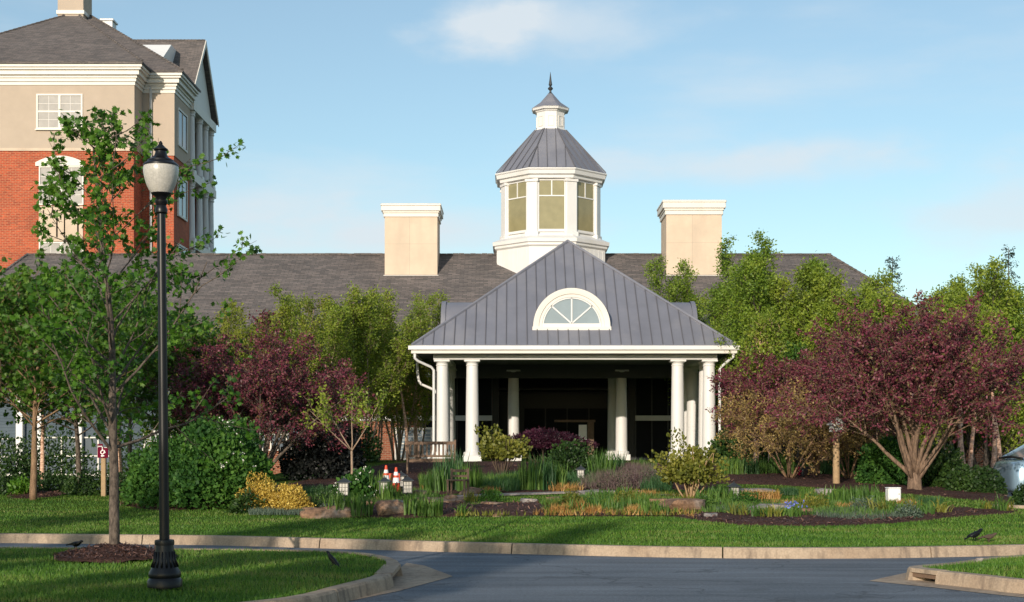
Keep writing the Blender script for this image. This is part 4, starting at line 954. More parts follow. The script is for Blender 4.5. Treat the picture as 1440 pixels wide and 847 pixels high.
# broad trees right of the portico
def broad(seed, px, d, top, R0, lab, leafm='leaf_green', nst=4, n1=24, lsz=.108, nl=15):
    o = birch(seed, HT(top, px, d)*.94, R0, nst, lab, leafm, lsz, nl, 'bark', None, n1, .14, 'broadleaf_tree', .08, .24); put(o, on(px, d), seed*1.3)
broad(61, 1088, 52.5, 333, 2.2, 'large bright green tree hiding the right chimney foot', nst=6)
broad(62, 1008, 62.5, 332, 1.9, 'tall green tree close to the right side of the portico roof')
broad(63, 1158, 50, 360, 1.8, 'yellowish green tree in front of the right roof hip', 'leaf_birch')
broad(80, 988, 63.5, 362, 1.7, 'green tree rising directly behind the right side dormer of the portico')
broad(81, 1035, 58, 372, 1.7, 'full green tree behind the right eave tip of the portico')
broad(82, 1130, 54, 400, 2.0, 'full green tree behind the purple crowns right of the portico')
broad(83, 1200, 53, 430, 2.0, 'green tree filling in behind the big redbud, left side')
broad(84, 1300, 52, 425, 2.0, 'green tree filling in behind the big redbud, right side')
broad(85, 1400, 51, 420, 2.0, 'green tree filling in above the peeling birches')
broad(74, 1122, 50, 337, 1.7, 'green tree whose top stands clear above the roof ridge right of the right chimney')
broad(75, 1190, 49, 380, 1.7, 'yellow-green tree just below the right end of the roof ridge', 'leaf_birch')
broad(76, 1232, 48, 428, 1.5, 'yellow-green tree at the foot of the right roof hip', 'leaf_birch')
broad(77, 1300, 49, 408, 1.6, 'yellow-green tree right of the small conifer, the lower one', 'leaf_birch')
broad(78, 1350, 48, 376, 1.6, 'bright tree in the middle of the right tree line', 'leaf_birch')
broad(79, 1415, 49, 366, 1.6, 'bright tree in front of the far right conifer tip', 'leaf_birch')
broad(64, 1212, 46, 412, 1.7, 'lower yellow-green tree under the sloping right roof edge', 'leaf_birch')
broad(65, 1318, 45.5, 378, 1.7, 'loose green tree with a spiky top right of the small conifer', 'leaf_birch')
broad(66, 1384, 45, 368, 1.8, 'pale green tree near the right edge of the view', 'leaf_birch')
broad(67, 1440, 45.5, 385, 1.8, 'bright green tree at the far right edge', 'leaf_green')
broad(68, 1272, 47, 432, 1.6, 'green tree between the small conifer and the roof hip', 'leaf_birch')
broad(69, 1058, 54, 470, 1.8, 'low dark green tree filling the gap right of the columns', 'leaf_maple2')
broad(70, 1120, 49, 470, 1.8, 'low dark green tree behind the twin tan trunks', 'leaf_maple2')
broad(71, 1350, 48, 440, 2.0, 'shaded green tree behind the peeling birches', 'leaf_green')
broad(72, 290, 42, 500, 1.6, 'shady green tree behind the white flowering bush', 'leaf_maple2')
broad(73, 1250, 50, 450, 2.0, 'shaded green tree behind the big redbud', 'leaf_green')
# conifers beyond the roof
def conifer(seed, H, R0, lab):
    root = empty('conifer', (0, 0, 0), 0, lab, 'tree'); t = Tree(seed); P = t.stem((0, 0, 0), (0, 0, 1), H, .16, .02, 10, .01, .02, 6)
    for Q in t.limbs(P, 90, lambda u: R0*(1.03-u)*1.05+.12, lambda u: 1.5-.5*u, .08, .99, .02, -.02, .05, 3): t.twigs(Q, 5, .32, .7, 6, .06, .004, .1, .0, False)
    t.build(root, 'bark', 'leaf_conifer', .17, T_OVAL, .3, .4); return root
put(conifer(81, 15.2, 3.6, 'small dark conifer standing up against the sky past the roof'), (27.6, 104, .3))
put(conifer(82, 15.8, 3.6, 'dark conifer tip behind the trees at the far right'), (36.2, 104, .3), 1)

# redbuds: many ascending stems, layered sprays
def redbud(seed, H, R0, lab, leafm='leaf_purple', lsz=.08, nl=11, nst=8, name='redbud_tree', bark='bark', tr=.055, clear=.34, n1=9, fork=.35, tpl=T_OVAL, tilt=(.3, 1.0), base_r=.13):
    root = empty(name, (0, 0, 0), 0, lab, 'tree'); t = Tree(seed); rg = t.rg
    if fork > 0:
        B = t.stem((0, 0, -.05), (.04, .0, 1), fork+.12, base_r*1.15, base_r*.8, 5, .03, .02, 10)
    for k in range(nst):
        az = k*6.283/nst+rg.uniform(-.3, .3); tl = rg.uniform(*tilt) if k else .1
        L = .9*min(H/math.cos(tl), H*.5+R0*.95)*rg.uniform(.74, 1.0)
        P = t.stem((.06*math.cos(az), .06*math.sin(az), fork*rg.uniform(.45, .95)), unit(az, math.pi/2-tl*.8), L-fork, tr*rg.uniform(.75, 1.1), .008, 10, .06, -.005, 7)
        for Q in t.limbs(P, n1, lambda u: R0*(.40+.25*(1-u)), .85, clear, .98, lambda u: tr*.4*(1.15-u), .015, .12, 4):
            Ln = np.linalg.norm(Q[-1]-Q[0])
            for q in t.limbs(Q, 5, Ln*.5, .75, .2, .97, .007, .02, .14, 3): t.twigs(q, 5, .22, .7, nl, .035, .0035, .15, .03)
            t.twigs(Q, 5, .25, .7, nl, .035, .004, .3, .03)
        t.twigs(P, 4, .3, .6, nl, .04, .004, .75, .05)
    t.build(root, bark, leafm, lsz, tpl, .1, .45); return root
put(redbud(91, HT(446, 1286, 33), 3.0, 'big purple-leaved redbud with a fan of bare stems on the right mulch bank', nst=15, tr=.06, fork=.55, base_r=.16, bark='redbark'), G(1286, 692), .6)
put(redbud(92, HT(446, 1150, 35), 2.1, 'purple redbud with twin tan trunks next to the portico corner', nst=9, fork=.55, bark='tanbark', tr=.075), G(1151, 669), 1.4)
put(redbud(93, HT(445, 368, 36.5), 2.2, 'dark purple redbud behind the white flowering bush on the left', nst=12), on(368, 36.5), .2)
put(redbud(96, HT(446, 1075, 41), 1.95, 'purple redbud crown spreading out from the right eave tip of the portico', nst=9), on(1098, 41), 2.4)
put(redbud(94, 2.2, 1.5, 'tan leaved small tree of slender stems beside the birdhouse post', 'leaf_tan', .07, 5, 9, 'crape_myrtle', 'tanbark', .036, .40, 8, 0.0, tilt=(.2, .95)), G(1195, 676), 2.0)
put(redbud(95, 2.25, 1.5, 'sparse tan-green tree reaching over the twin tan trunks', 'leaf_tan', .07, 5, 8, 'crape_myrtle', 'tanbark', .032, .42, 8, 0.0, tilt=(.3, 1.15)), on(1110, 36.8), .7)
# sapling by the lanterns
sap = empty('sapling', (0, 0, 0), 0, 'thin pale sapling forking low in front of the dark round shrub', 'tree'); t = Tree(97)
P = t.stem((0, 0, -.03), (.05, 0, 1), 1.0, .032, .026, 5, .02, .02, 7)
for az, el in ((2.9, .95), (.2, 1.0), (1.5, 1.35), (3.6, .7)):
    Q = t.stem(tuple(P[-1]), unit(az, el), 1.35, .018, .004, 6, .06, .03, 5)
    for q in t.limbs(Q, 6, .4, .7, .35, .98, .006, .06, .12, 3): t.twigs(q, 4, .22, .7, 9, .05, .003)
t.build(sap, 'palebark', 'leaf_birch', .085, T_OVAL, .3, .4); put(sap, G(494, 695))

# shrubs -----------------------------------------------------------------------------
def shrub(name, loc, dims, n, leafm, lsz, seed, lab, cat='shrub', lumps=.18, tpl=T_HEX, stems=0, skirt=0.0, flowers=0, up=.3, inner=.45, group=None, stemspread=.5, stemm='twig', flowerside=None):
    """dims = half width x, half width y, height"""
    rg = np.random.default_rng(seed); root = empty(name, loc, 0, lab, cat, group); a, b, h = dims
    u = rg.normal(0, 1, (n, 3)); u[:, 2] = np.abs(u[:, 2])*1.0-(.25 if not stems else .0); u = norm(u)
    c = norm(rg.normal(0, 1, (26, 3))+[0, 0, .3]); amp = rg.uniform(.2, 1, 26); lump = np.zeros(n)
    for q, k in zip(c, amp): lump = np.maximum(lump, k*np.exp(-((u-q)**2).sum(1)/.10))
    r = (1-lumps*.9+lumps*1.5*lump)*(1-(1-inner)*rg.uniform(0, 1, n)**2.2)
    zc = h*skirt; P = np.stack([u[:, 0]*a*r, u[:, 1]*b*r, zc+(h-zc)*np.maximum(u[:, 2]*r, -zc/(h-zc+1e-6)*.9 if skirt else .02)], -1)
    P += rg.normal(0, lsz*.35, P.shape); P[:, 2] = np.maximum(P[:, 2], .02)
    tip = norm(u*.8+rg.normal(0, .55, (n, 3))+[0, 0, up]); nr = norm(u+rg.normal(0, .5, (n, 3)))
    V, Fc = leaves(P, tip, nr, rg.uniform(.6, 1.25, n)*lsz, tpl); np_mesh('foliage', V, Fc, M[leafm], root)
    if stems:
        mb = MB()
        for k in range(stems):
            az = rg.uniform(0, 6.28); rr = rg.uniform(.2, 1)**.6
            e = np.array([math.cos(az)*a*.75*rr, math.sin(az)*b*.75*rr, h*rg.uniform(.5, .85)]); s0 = np.array([math.cos(az), math.sin(az), 0])*.10*stemspread*2*rr
            mid = s0*.5+e*.5+rg.normal(0, .05, 3)-np.array([0, 0, .02]); mb.tube([s0, (s0+mid)/2+rg.normal(0, .02, 3), mid, (mid+e)/2+rg.normal(0, .03, 3), e], [.022, .02, .016, .011, .005], 5, False)
        mb.build('stems', M[stemm], root, 'all')
    if flowers:
        k = rg.choice(n, flowers*6, replace=False); k = k[(r[k] > .9) & (u[k, 1] < .1)]
        if flowerside: k = k[flowerside(u[k])]
        k = k[:flowers]; m = len(k); mb = MB()
        pos = P[k]+u[k]*lsz*.5
        V, Fc = leaves(np.repeat(pos, 5, 0)+rg.normal(0, .015, (m*5, 3)), rg.normal(0, 1, (m*5, 3)), norm(np.repeat(u[k], 5, 0)+rg.normal(0, .3, (m*5, 3))), np.full(m*5, .034), T_HEX); np_mesh('flowers', V, Fc, M['flower'], root)
    return root
shrub('flowering_bush', on(302, 29.6), (1.42, 1.2, 1.80), 15000, 'leaf_bush', .085, 201, 'big round dark green bush dotted with white flowers behind the golden shrub', 'bush', .22, flowers=150, flowerside=lambda q: (q[:, 0] > -.15) & (q[:, 2] > .35), skirt=.15)
shrub('round_bush', on(226, 30.2), (.80, .8, 1.40), 7500, 'leaf_bush', .08, 202, 'medium green bush seen behind the lamp post shaft', 'bush', .25, skirt=.15)
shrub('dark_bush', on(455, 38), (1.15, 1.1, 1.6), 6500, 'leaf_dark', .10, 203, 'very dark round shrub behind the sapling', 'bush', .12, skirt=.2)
shrub('golden_shrub', G(368, 719), (.46, .42, .72), 6800, 'leaf_gold', .05, 204, 'golden threadleaf shrub, taller left mound in front of the big flowering bush', 'shrub', .35, T_OVAL, skirt=.1)
shrub('golden_shrub', G(411, 719), (.42, .40, .56), 5600, 'leaf_gold', .05, 205, 'golden threadleaf shrub, lower right mound beside the flat brown stone', 'shrub', .35, T_OVAL, skirt=.1)
shrub('green_shrub', G(348, 721), (.35, .3, .42), 1500, 'leaf_hedge', .06, 206, 'small blue-green shrub at the left foot of the golden shrubs', 'shrub', .3)
shrub('hydrangea', G(505, 702), (.55, .45, .68), 1900, 'leaf_bush', .10, 207, 'low bush with cream flower heads behind the two left lanterns', 'bush', .3, flowers=70)
shrub('left_hedge', on(150, 33.4), (1.15, .45, .55), 4200, 'leaf_hedge', .06, 208, 'low dark clipped hedge below the maroon parking sign', 'hedge', .10)
shrub('left_hedge', on(75, 34.3), (.7, .45, .48), 2500, 'leaf_hedge', .06, 209, 'low dark hedge piece to the right of the tan maple trunk', 'hedge', .12)
shrub('left_hedge', on(4, 33.6), (.6, .45, .46), 2200, 'leaf_hedge', .06, 210, 'dark low hedge at the far left edge of the lawn', 'hedge', .12)
shrub('light_shrub', on(30, 33), (.30, .3, .42), 1000, 'leaf_maple', .08, 211, 'small light green shrub left of the tan maple trunk', 'shrub', .3)
shrub('rounded_shrub', on(706, 37.5), (.74, .62, 1.44), 2500, 'leaf_shrub', .09, 212, 'upright yellow-green shrub on bare stems before the left inner column', 'shrub', .55, stems=14, skirt=.42, inner=.2, stemspread=.4)
shrub('rounded_shrub', G(970, 703), (.80, .65, 1.36), 3200, 'leaf_shrub', .08, 213, 'rounded yellow-green shrub with fanning tan stems on the right of the rock bed', 'shrub', .5, stems=22, skirt=.28, inner=.2, stemm='postwood')
shrub('japanese_maple', on(764, 41.5), (1.40, 1.0, 1.26), 8000, 'leaf_wine', .07, 214, 'low spreading wine-red japanese maple under the portico', 'shrub', .32, T_OVAL, stems=6, skirt=.5)
shrub('green_mound', on(802, 38.5), (.80, .7, .98), 4200, 'leaf_hedge', .07, 215, 'dense rounded green shrub right of the red japanese maple', 'shrub', .15)
shrub('laurel_bush', G(1245, 683), (.72, .6, 1.25), 5200, 'leaf_bush', .085, 216, 'leafy dark green bush just left of the big redbud trunk', 'bush', .2, skirt=.1)
shrub('laurel_bush', on(1218, 38), (.6, .5, 1.3), 4400, 'leaf_bush', .085, 217, 'taller dark green bush behind the slender tan stems', 'bush', .2, skirt=.1)
shrub('laurel_bush', on(1326, 34.2), (.62, .5, 1.05), 3200, 'leaf_hedge', .085, 218, 'dark rounded bush directly right of the big redbud trunk', 'bush', .2, skirt=.1)
shrub('low_hedge', on(1362, 32.6), (.52, .4, .62), 2300, 'leaf_hedge', .07, 219, 'clipped low hedge, left half below the peeling birches', 'hedge', .10)
shrub('low_hedge', on(1388, 32.2), (.42, .4, .62), 2100, 'leaf_hedge', .07, 220, 'clipped low hedge, right half beside the silver car', 'hedge', .10)
shrub('edge_bush', G(1443, 712), (.28, .35, .46), 1800, 'leaf_hedge', .055, 221, 'small dark bush in front of the car wheel', 'bush', .12)
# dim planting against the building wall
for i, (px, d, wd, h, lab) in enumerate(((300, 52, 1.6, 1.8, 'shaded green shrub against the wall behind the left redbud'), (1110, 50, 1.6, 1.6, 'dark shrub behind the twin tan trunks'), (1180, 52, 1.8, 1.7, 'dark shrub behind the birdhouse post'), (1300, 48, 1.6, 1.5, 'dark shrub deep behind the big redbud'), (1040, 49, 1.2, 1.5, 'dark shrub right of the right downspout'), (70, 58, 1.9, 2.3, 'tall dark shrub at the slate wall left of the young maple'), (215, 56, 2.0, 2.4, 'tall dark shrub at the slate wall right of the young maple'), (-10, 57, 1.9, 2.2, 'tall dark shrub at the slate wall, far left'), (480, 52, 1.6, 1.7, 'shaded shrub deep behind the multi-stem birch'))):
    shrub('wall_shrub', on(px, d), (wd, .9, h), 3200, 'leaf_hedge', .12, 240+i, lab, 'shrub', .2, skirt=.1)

# grasses, irises and ground cover ------------------------------------------------------
def clump(name, loc, n, h, w, lean, rad, mat, seed, lab, cat='plant', group=None, seg=3):
    rg = np.random.default_rng(seed); rr = np.sqrt(rg.uniform(0, 1, n))*rad; aa = rg.uniform(0, 6.28, n)
    P = np.stack([rr*np.cos(aa), rr*np.sin(aa)*.8, np.full(n, -.02)], -1)
    V, Fc = blades(P, rg.uniform(.55, 1.1, n)*h, rg.uniform(.7, 1.3, n)*w, rg.uniform(.05, 1, n)*lean, rg, seg)
    o = np_mesh(name, V, Fc, M[mat]); o.location = loc; return tag(o, lab, cat, group)
CL = [  # px, py of the foot, kind, height, radius, label
 (478, 727, 'iris', .52, .28, 'iris clump in front between the flat brown stone and the split rock'),
 (508, 727, 'iris', .46, .22, 'iris clump just left of the split brown rock'),
 (531, 702, 'iris', .62, .22, 'dark iris clump between the cream flowers and the middle lantern'),
 (548, 706, 'iris', .45, .22, 'iris clump below the middle lantern'),
 (585, 727, 'iris', .48, .24, 'iris clump right of the split brown rock'),
 (607, 727, 'iris', .42, .22, 'short iris clump at the front edge below the flat rock'),
 (628, 692, 'reed', 1.0, .34, 'tall reed-like grass at the foot of the left outer column'),
 (612, 694, 'reed', .72, .28, 'reed-like grass in front of the wooden bench'),
 (660, 693, 'reed', .85, .30, 'reed-like grass to the right of the small wooden chair'),
 (640, 690, 'reed', 1.15, .25, 'tallest grass behind the small wooden chair'),
 (705, 693, 'mound', .42, .42, 'fine-leaved grass mound below the upright yellow-green shrub'),
 (748, 692, 'reed', 1.05, .30, 'tall dark reeds under the left side of the red japanese maple'),
 (765, 692, 'reed', 1.0, .30, 'tall dark reeds under the right side of the red japanese maple'),
 (782, 690, 'reed', .8, .25, 'dark reeds left of the small lantern by the green mound'),
 (845, 678, 'reed', 1.0, .34, 'light green reeds right of the green mound'),
 (862, 672, 'reed', .85, .30, 'light green reeds at the foot of the inner rear column'),
 (905, 668, 'reed', .55, .35, 'fine grass behind the mauve ground cover'),
 (1032, 669, 'reed', .62, .30, 'iris row right of the portico, first clump'),
 (1052, 669, 'reed', .60, .30, 'iris row right of the portico, clump beside the yellow flowers'),
 (1092, 668, 'reed', .70, .25, 'tall iris clump left of the twin tan trunks'),
 (1107, 668, 'reed', .85, .22, 'tallest iris clump close to the twin tan trunks'),
 (1165, 670, 'reed', .6, .22, 'grass clump between twin tan trunks and birdhouse post'),
 (1000, 709, 'iris', .38, .34, 'blue-green grass patch right of the pale boulder'),
 (1020, 708, 'iris', .36, .34, 'blue-green grass patch under the right-hand lantern'),
 (1040, 728, 'day', .30, .20, 'arching daylily at the front, first right of the boulder'),
 (1066, 730, 'day', .32, .20, 'arching daylily below the grey stone slab'),
 (1085, 731, 'day', .32, .20, 'arching daylily right of the grey stone slab'),
 (1112, 730, 'day', .28, .18, 'daylily beside the blue flowers'),
 (1130, 716, 'day', .36, .22, 'daylily in the middle of the right flower bed'),
 (1150, 711, 'iris', .36, .35, 'grass patch behind the right flower bed daylilies'),
 (1185, 709, 'iris', .40, .40, 'thick grass patch left of the white utility box'),
 (1215, 707, 'iris', .40, .40, 'thick grass patch beside the white utility box'),
 (1238, 724, 'day', .36, .22, 'yellowing daylily in front of the white utility box'),
 (1262, 725, 'day', .36, .22, 'yellowing daylily right below the white utility box'),
 (1285, 724, 'day', .34, .22, 'daylily right of the white utility box'),
 (1300, 727, 'day', .34, .20, 'bright daylily at the bed edge right of the utility box'),
 (1323, 725, 'day', .34, .18, 'daylily where the right flower bed narrows'),
 (1375, 720, 'day', .28, .14, 'first small daylily on the narrow mulch tip'),
 (1385, 719, 'day', .26, .12, 'second small daylily on the narrow mulch tip'),
 (1404, 720, 'day', .36, .14, 'tall daylily on the narrow mulch tip'),
 (1418, 719, 'day', .22, .10, 'last small daylily beside the pale kerb end'),
 (1306, 712, 'mound', .22, .30, 'low green tuft right of the utility box'),
 (1110, 697, 'mound', .20, .20, 'small dark green tuft on the upper right lawn'),
 (650, 727, 'day', .30, .15, 'small plant at the edge of the dark mulch patch'),
 (662, 706, 'day', .28, .14, 'lone leafy plant right of the small round rock'),
 (920, 725, 'iris', .3, .30, 'green clump left of the pale boulder'),
 (820, 722, 'iris', .30, .35, 'green clump in the middle front bed'),
 (862, 722, 'iris', .34, .35, 'green clump among the straw tufts'),
 (895, 718, 'iris', .34, .35, 'green clump right of the straw tufts'),
 (845, 704, 'iris', .26, .35, 'green clump behind the straw tufts'),
 (880, 702, 'iris', .28, .35, 'green clump below the long grey slab'),
 (445, 700, 'mound', .3, .4, 'low dark green plant left of the first lantern'),
]
KIND = {'iris': (90, .030, .30, 'leaf_iris'), 'reed': (150, .026, .22, 'leaf_iris'), 'mound': (420, .012, .55, 'leaf_bluegreen'), 'day': (34, .030, .85, 'leaf_shrub')}
NM = {'iris': 'iris_clump', 'reed': 'ornamental_grass', 'mound': 'grass_mound', 'day': 'daylily'}
for i, (px, py, k, h, rad, lab) in enumerate(CL):
    n, wdt, ln, mt = KIND[k]
    if k == 'reed' and i % 3 == 0: mt = 'leaf_bluegreen'
    if k == 'day' and i % 2: mt = 'leaf_iris'
    if k == 'reed': h *= .86
    clump(NM[k], G(px, py)+Vector((0, 0, .03)), n, h, wdt, ln, rad, mt, 300+i, lab, 'plant', {'iris': 'iris clumps of the front garden', 'reed': 'tall ornamental grasses', 'mound': 'grass mounds', 'day': 'daylilies of the flower bed'}[k])
TF = [(604, 693, .30, .16, 'cut straw-coloured grass tuft right of the third lantern'), (785, 725, .30, .16, 'straw tuft at the left of the middle bed front'), (800, 712, .16, .35, 'flat straw tuft behind the middle bed'),
      (812, 722, .34, .18, 'upright straw tuft, tallest of the middle bed'), (835, 725, .26, .16, 'straw tuft right of the tallest straw tuft'), (852, 713, .18, .30, 'low straw tuft under the grey slab'),
      (893, 724, .26, .15, 'straw tuft left of the pale boulder'), (795, 692, .30, .40, 'dead rusty foliage below the dark reeds'), (905, 700, .24, .35, 'rusty straw patch left of the yellow-green shrub'),
      (1000, 700, .18, .25, 'straw patch left of the right-hand lantern'), (1058, 702, .28, .28, 'straw tuft, left half behind the grey slab'), (1080, 703, .28, .28, 'straw tuft, right half behind the grey slab'),
      (1085, 711, .16, .35, 'flat straw tuft on top of the grey slab'), (1115, 714, .22, .22, 'straw tuft right of the grey slab'), (1055, 667, .22, .16, 'yellow flowering tuft in the iris row'), (690, 694, .22, .22, 'rusty tuft below the fine-leaved mound'),
      (1195, 718, .22, .30, 'straw patch in the middle of the right flower bed'), (1270, 715, .26, .25, 'rusty straw patch right of the utility box')]
for i, (px, py, h, rad, lab) in enumerate(TF):
    clump('straw_tuft', G(px, py)+Vector((0, 0, .03)), int(130+rad*420), h*.85, .014, .85, rad, 'leaf_tuft', 380+i, lab, 'plant', 'straw-coloured grass tufts', 2)
def cover(name, poly_px, n, h, wdt, mat, lab, lean=.6, seg=1, bump=0.0):
    poly = bed_poly(poly_px); a = np.array(poly); lo, hi = a.min(0), a.max(0); x = rng.uniform(lo[0], hi[0], n*3); y = rng.uniform(lo[1], hi[1], n*3)
    k = pip(poly, x, y); x, y = x[k][:n], y[k][:n]; n = len(x); dd = pdist(poly, x, y)
    pat = .6+.4*np.sin(x*3.1+1.3*np.sin(y*2.2))*np.sin(y*2.7+x); keep = rng.uniform(0, 1, n) < np.clip(pat+.25, .15, 1); x, y, dd, pat = x[keep], y[keep], dd[keep], pat[keep]
    P = np.stack([x, y, gz(x, y)+.03+bump*sm(dd/.5)], -1); m = len(x)
    V, Fc = blades(P, rng.uniform(.5, 1.1, m)*h*(.65+.5*pat), np.full(m, wdt), rng.uniform(.1, 1, m)*lean, rng, seg)
    return tag(np_mesh(name, V, Fc, M[mat]), lab, 'plants', None, 'stuff')
cover('ground_cover', [(765,724),(960,726),(960,706),(900,698),(830,700),(760,710)], 8000, .15, .026, 'leaf_iris', 'mixed low green perennials of the middle front bed')
cover('ground_cover', [(970,724),(1030,727),(1110,729),(1200,730),(1300,728),(1330,716),(1250,711),(1100,711),(1000,706)], 7000, .16, .026, 'leaf_iris', 'mixed low green perennials of the right flower bed')
cover('ground_cover', [(1140,732),(1230,735),(1300,730),(1240,722),(1150,722)], 2600, .12, .012, 'leaf_laven', 'grey-green lavender cushions along the right flower bed front')
cover('ground_cover', [(1005,724),(1060,728),(1060,718),(1000,715)], 1500, .12, .012, 'leaf_laven', 'grey-green cushion plants right of the boulder')
cover('ground_cover', [(350,727),(440,727),(440,720),(350,720)], 1600, .12, .014, 'leaf_laven', 'grey-green cushions below the golden shrubs')
cover('ground_cover', [(415,712),(560,716),(620,700),(600,692),(520,694),(420,698)], 2600, .16, .02, 'leaf_iris', 'low green plants between the lanterns and the front rocks')
cover('ground_cover', [(590,692),(760,692),(760,680),(590,680)], 5200, .34, .022, 'leaf_iris', 'thick green perennials in front of the left columns', .45, 2)
cover('ground_cover', [(690,690),(860,688),(900,672),(690,676)], 2600, .30, .022, 'leaf_bluegreen', 'dark green perennials below the japanese maple', .45, 2)
cover('ground_cover', [(815,691),(880,692),(935,690),(940,672),(900,664),(850,672),(815,684)], 5200, .30, .014, 'leaf_heather', 'mauve heather-like ground cover above the long grey slab', .6, 1, .12)
cover('ground_cover', [(900,694),(945,692),(940,680),(905,676)], 2200, .34, .014, 'leaf_bluegreen', 'bluish spiky ground cover left of the yellow-green shrub', .5, 1, .1)
cover('ground_cover', [(640,727),(765,727),(765,712),(900,697),(985,700),(985,728),(640,729)], 5200, .13, .03, 'leaf_shrub', 'low yellow-green ground plants between the front tufts')
cover('ground_cover', [(1010,670),(1115,669),(1115,663),(1010,664)], 1600, .42, .024, 'leaf_iris', 'iris leaves in a row right of the portico', .3, 2)
bf = empty('flowering_plant', G(1113, 727)+Vector((0, 0, .03)), 0, 'small plant with blue flowers in the right flower bed', 'plant')
lf_ = clump('leaves', (0, 0, 0), 40, .22, .03, .8, .12, 'leaf_iris', 399, None, None); lf_.parent = bf
_q = np.stack([rng.normal(0, .09, 60), rng.normal(-.04, .06, 60), rng.uniform(.14, .26, 60)], -1); V, Fc = leaves(_q, rng.normal(0, 1, (60, 3)), rng.normal(0, 1, (60, 3)), rng.uniform(.03, .05, 60), T_HEX); np_mesh('flowers', V, Fc, M['blue_flower'], bf)
cover('ground_cover', [(745,727),(800,728),(960,727),(980,733),(960,722),(800,719)], 900, .14, .02, 'leaf_tuft', 'dry brown leaves along the middle bed front')

# ------------------------------------------------------------------ rocks and stone slabs
def rock(name, loc, dims, seed, mat, lab, rz=0.0, rough=.24, cut=.55):
    rg = np.random.default_rng(seed); import bmesh
    bm = bmesh.new(); bmesh.ops.create_cube(bm, size=2); bmesh.ops.subdivide_edges(bm, edges=bm.edges, cuts=7, use_grid_fill=True)
    c = norm(rg.normal(0, 1, (14, 3))); k = rg.uniform(-1, 1, 14); pl = norm(rg.normal(0, 1, (7, 3))); pd = rg.uniform(.8, 1.05, 7)
    for v in bm.verts:
        p = np.array(v.co); q = p/np.linalg.norm(p); p = p*(1-cut*.35)+q*cut*.35*1.25
        for a, b in zip(pl, pd):
            e = p@a-b
            if e > 0: p = p-a*e*.9
        p = p*(1+rough*sum(b*math.exp(-((q-a)**2).sum()/.18) for a, b in zip(c, k)))+rg.normal(0, .035, 3)
        v.co = (p[0]*dims[0], p[1]*dims[1], p[2]*dims[2])
    me = bpy.data.meshes.new(name); bm.to_mesh(me); bm.free()
    me.polygons.foreach_set('use_smooth', [True]*len(me.polygons))
    try: me.set_sharp_from_angle(angle=R(32))
    except Exception: pass
    o = link_mesh(name, me, M[mat]); o.location = Vector(loc)+Vector((0, 0, dims[2]*.55)); o.rotation_euler = (0, 0, rz); return tag(o, lab, 'rock')
rock('flat_rock', G(470, 727), (.50, .28, .13), 1, 'rock', 'flat brown stone with tilted face right of the golden shrubs', .12)
rock('split_rock', G(549, 726), (.24, .22, .18), 2, 'rock', 'blocky brown rock between two iris clumps at the lawn edge', .4)
rock('flat_rock', G(612, 709), (.52, .3, .09), 3, 'rock', 'long flat reddish stone beneath the third lantern', -.1)
rock('stone_slab', G(478, 714), (.38, .3, .05), 4, 'slab', 'thin grey slab behind the flat brown stone', .1)
rock('small_rock', G(634, 709), (.12, .12, .12), 5, 'rock', 'small round pinkish rock at the left end of the grass path', .3)
rock('small_rock', G(694, 712), (.20, .14, .05), 6, 'rock', 'low pink rock at the edge of the dark mulch patch', .2)
rock('stone_slab', G(852, 697), (.78, .35, .07), 7, 'slab', 'long flat grey slab below the mauve ground cover', .03)
rock('stone_slab', G(908, 699), (.5, .3, .05), 8, 'slab', 'thinner slab continuing right of the long grey slab', -.05)
rock('boulder', G(957, 722), (.46, .4, .17), 9, 'rock', 'pale sloping boulder at the foot of the rounded yellow-green shrub', .5)
rock('stone_slab', G(1079, 720), (.42, .3, .09), 10, 'slab', 'grey stone slab between straw tufts in the right bed', .05)
rock('stone_slab', G(1062, 691), (.42, .3, .04), 11, 'slab', 'flat grey stone lying on the grass above the straw tufts', .05)
rock('small_rock', G(1010, 707), (.14, .12, .08), 12, 'rock', 'small brown rock behind the blue-green grass patch', .9)
for i_, (px, py, dx, lab) in enumerate(((745, 709, .16, 'small tan stone at the right end of the dark mulch patch'), (700, 727, .10, 'little stone at the lawn edge below the dark mulch patch'), (775, 708, .18, 'tan stone behind the left straw tufts'), (1000, 730, .14, 'brown stone right of the pale boulder'), (925, 712, .2, 'low tan stone left of the sloping boulder'), (1130, 724, .16, 'small tan stone right of the blue flowers'), (560, 712, .18, 'brown stone above the split rock'), (520, 713, .16, 'low brown stone left of the split rock'), (660, 696, .2, 'flat stone below the reeds right of the wooden chair'), (1160, 696, .18, 'flat pale stone on the upper right lawn'), (437, 722, .16, 'brown stone against the right golden shrub'), (590, 700, .22, 'reddish stone left of the straw tuft by the third lantern'))):
    rock('small_rock', G(px, py), (dx, dx*.8, dx*.45), 40+i_, 'rock' if i_ % 3 else 'slab', lab, i_*.7)
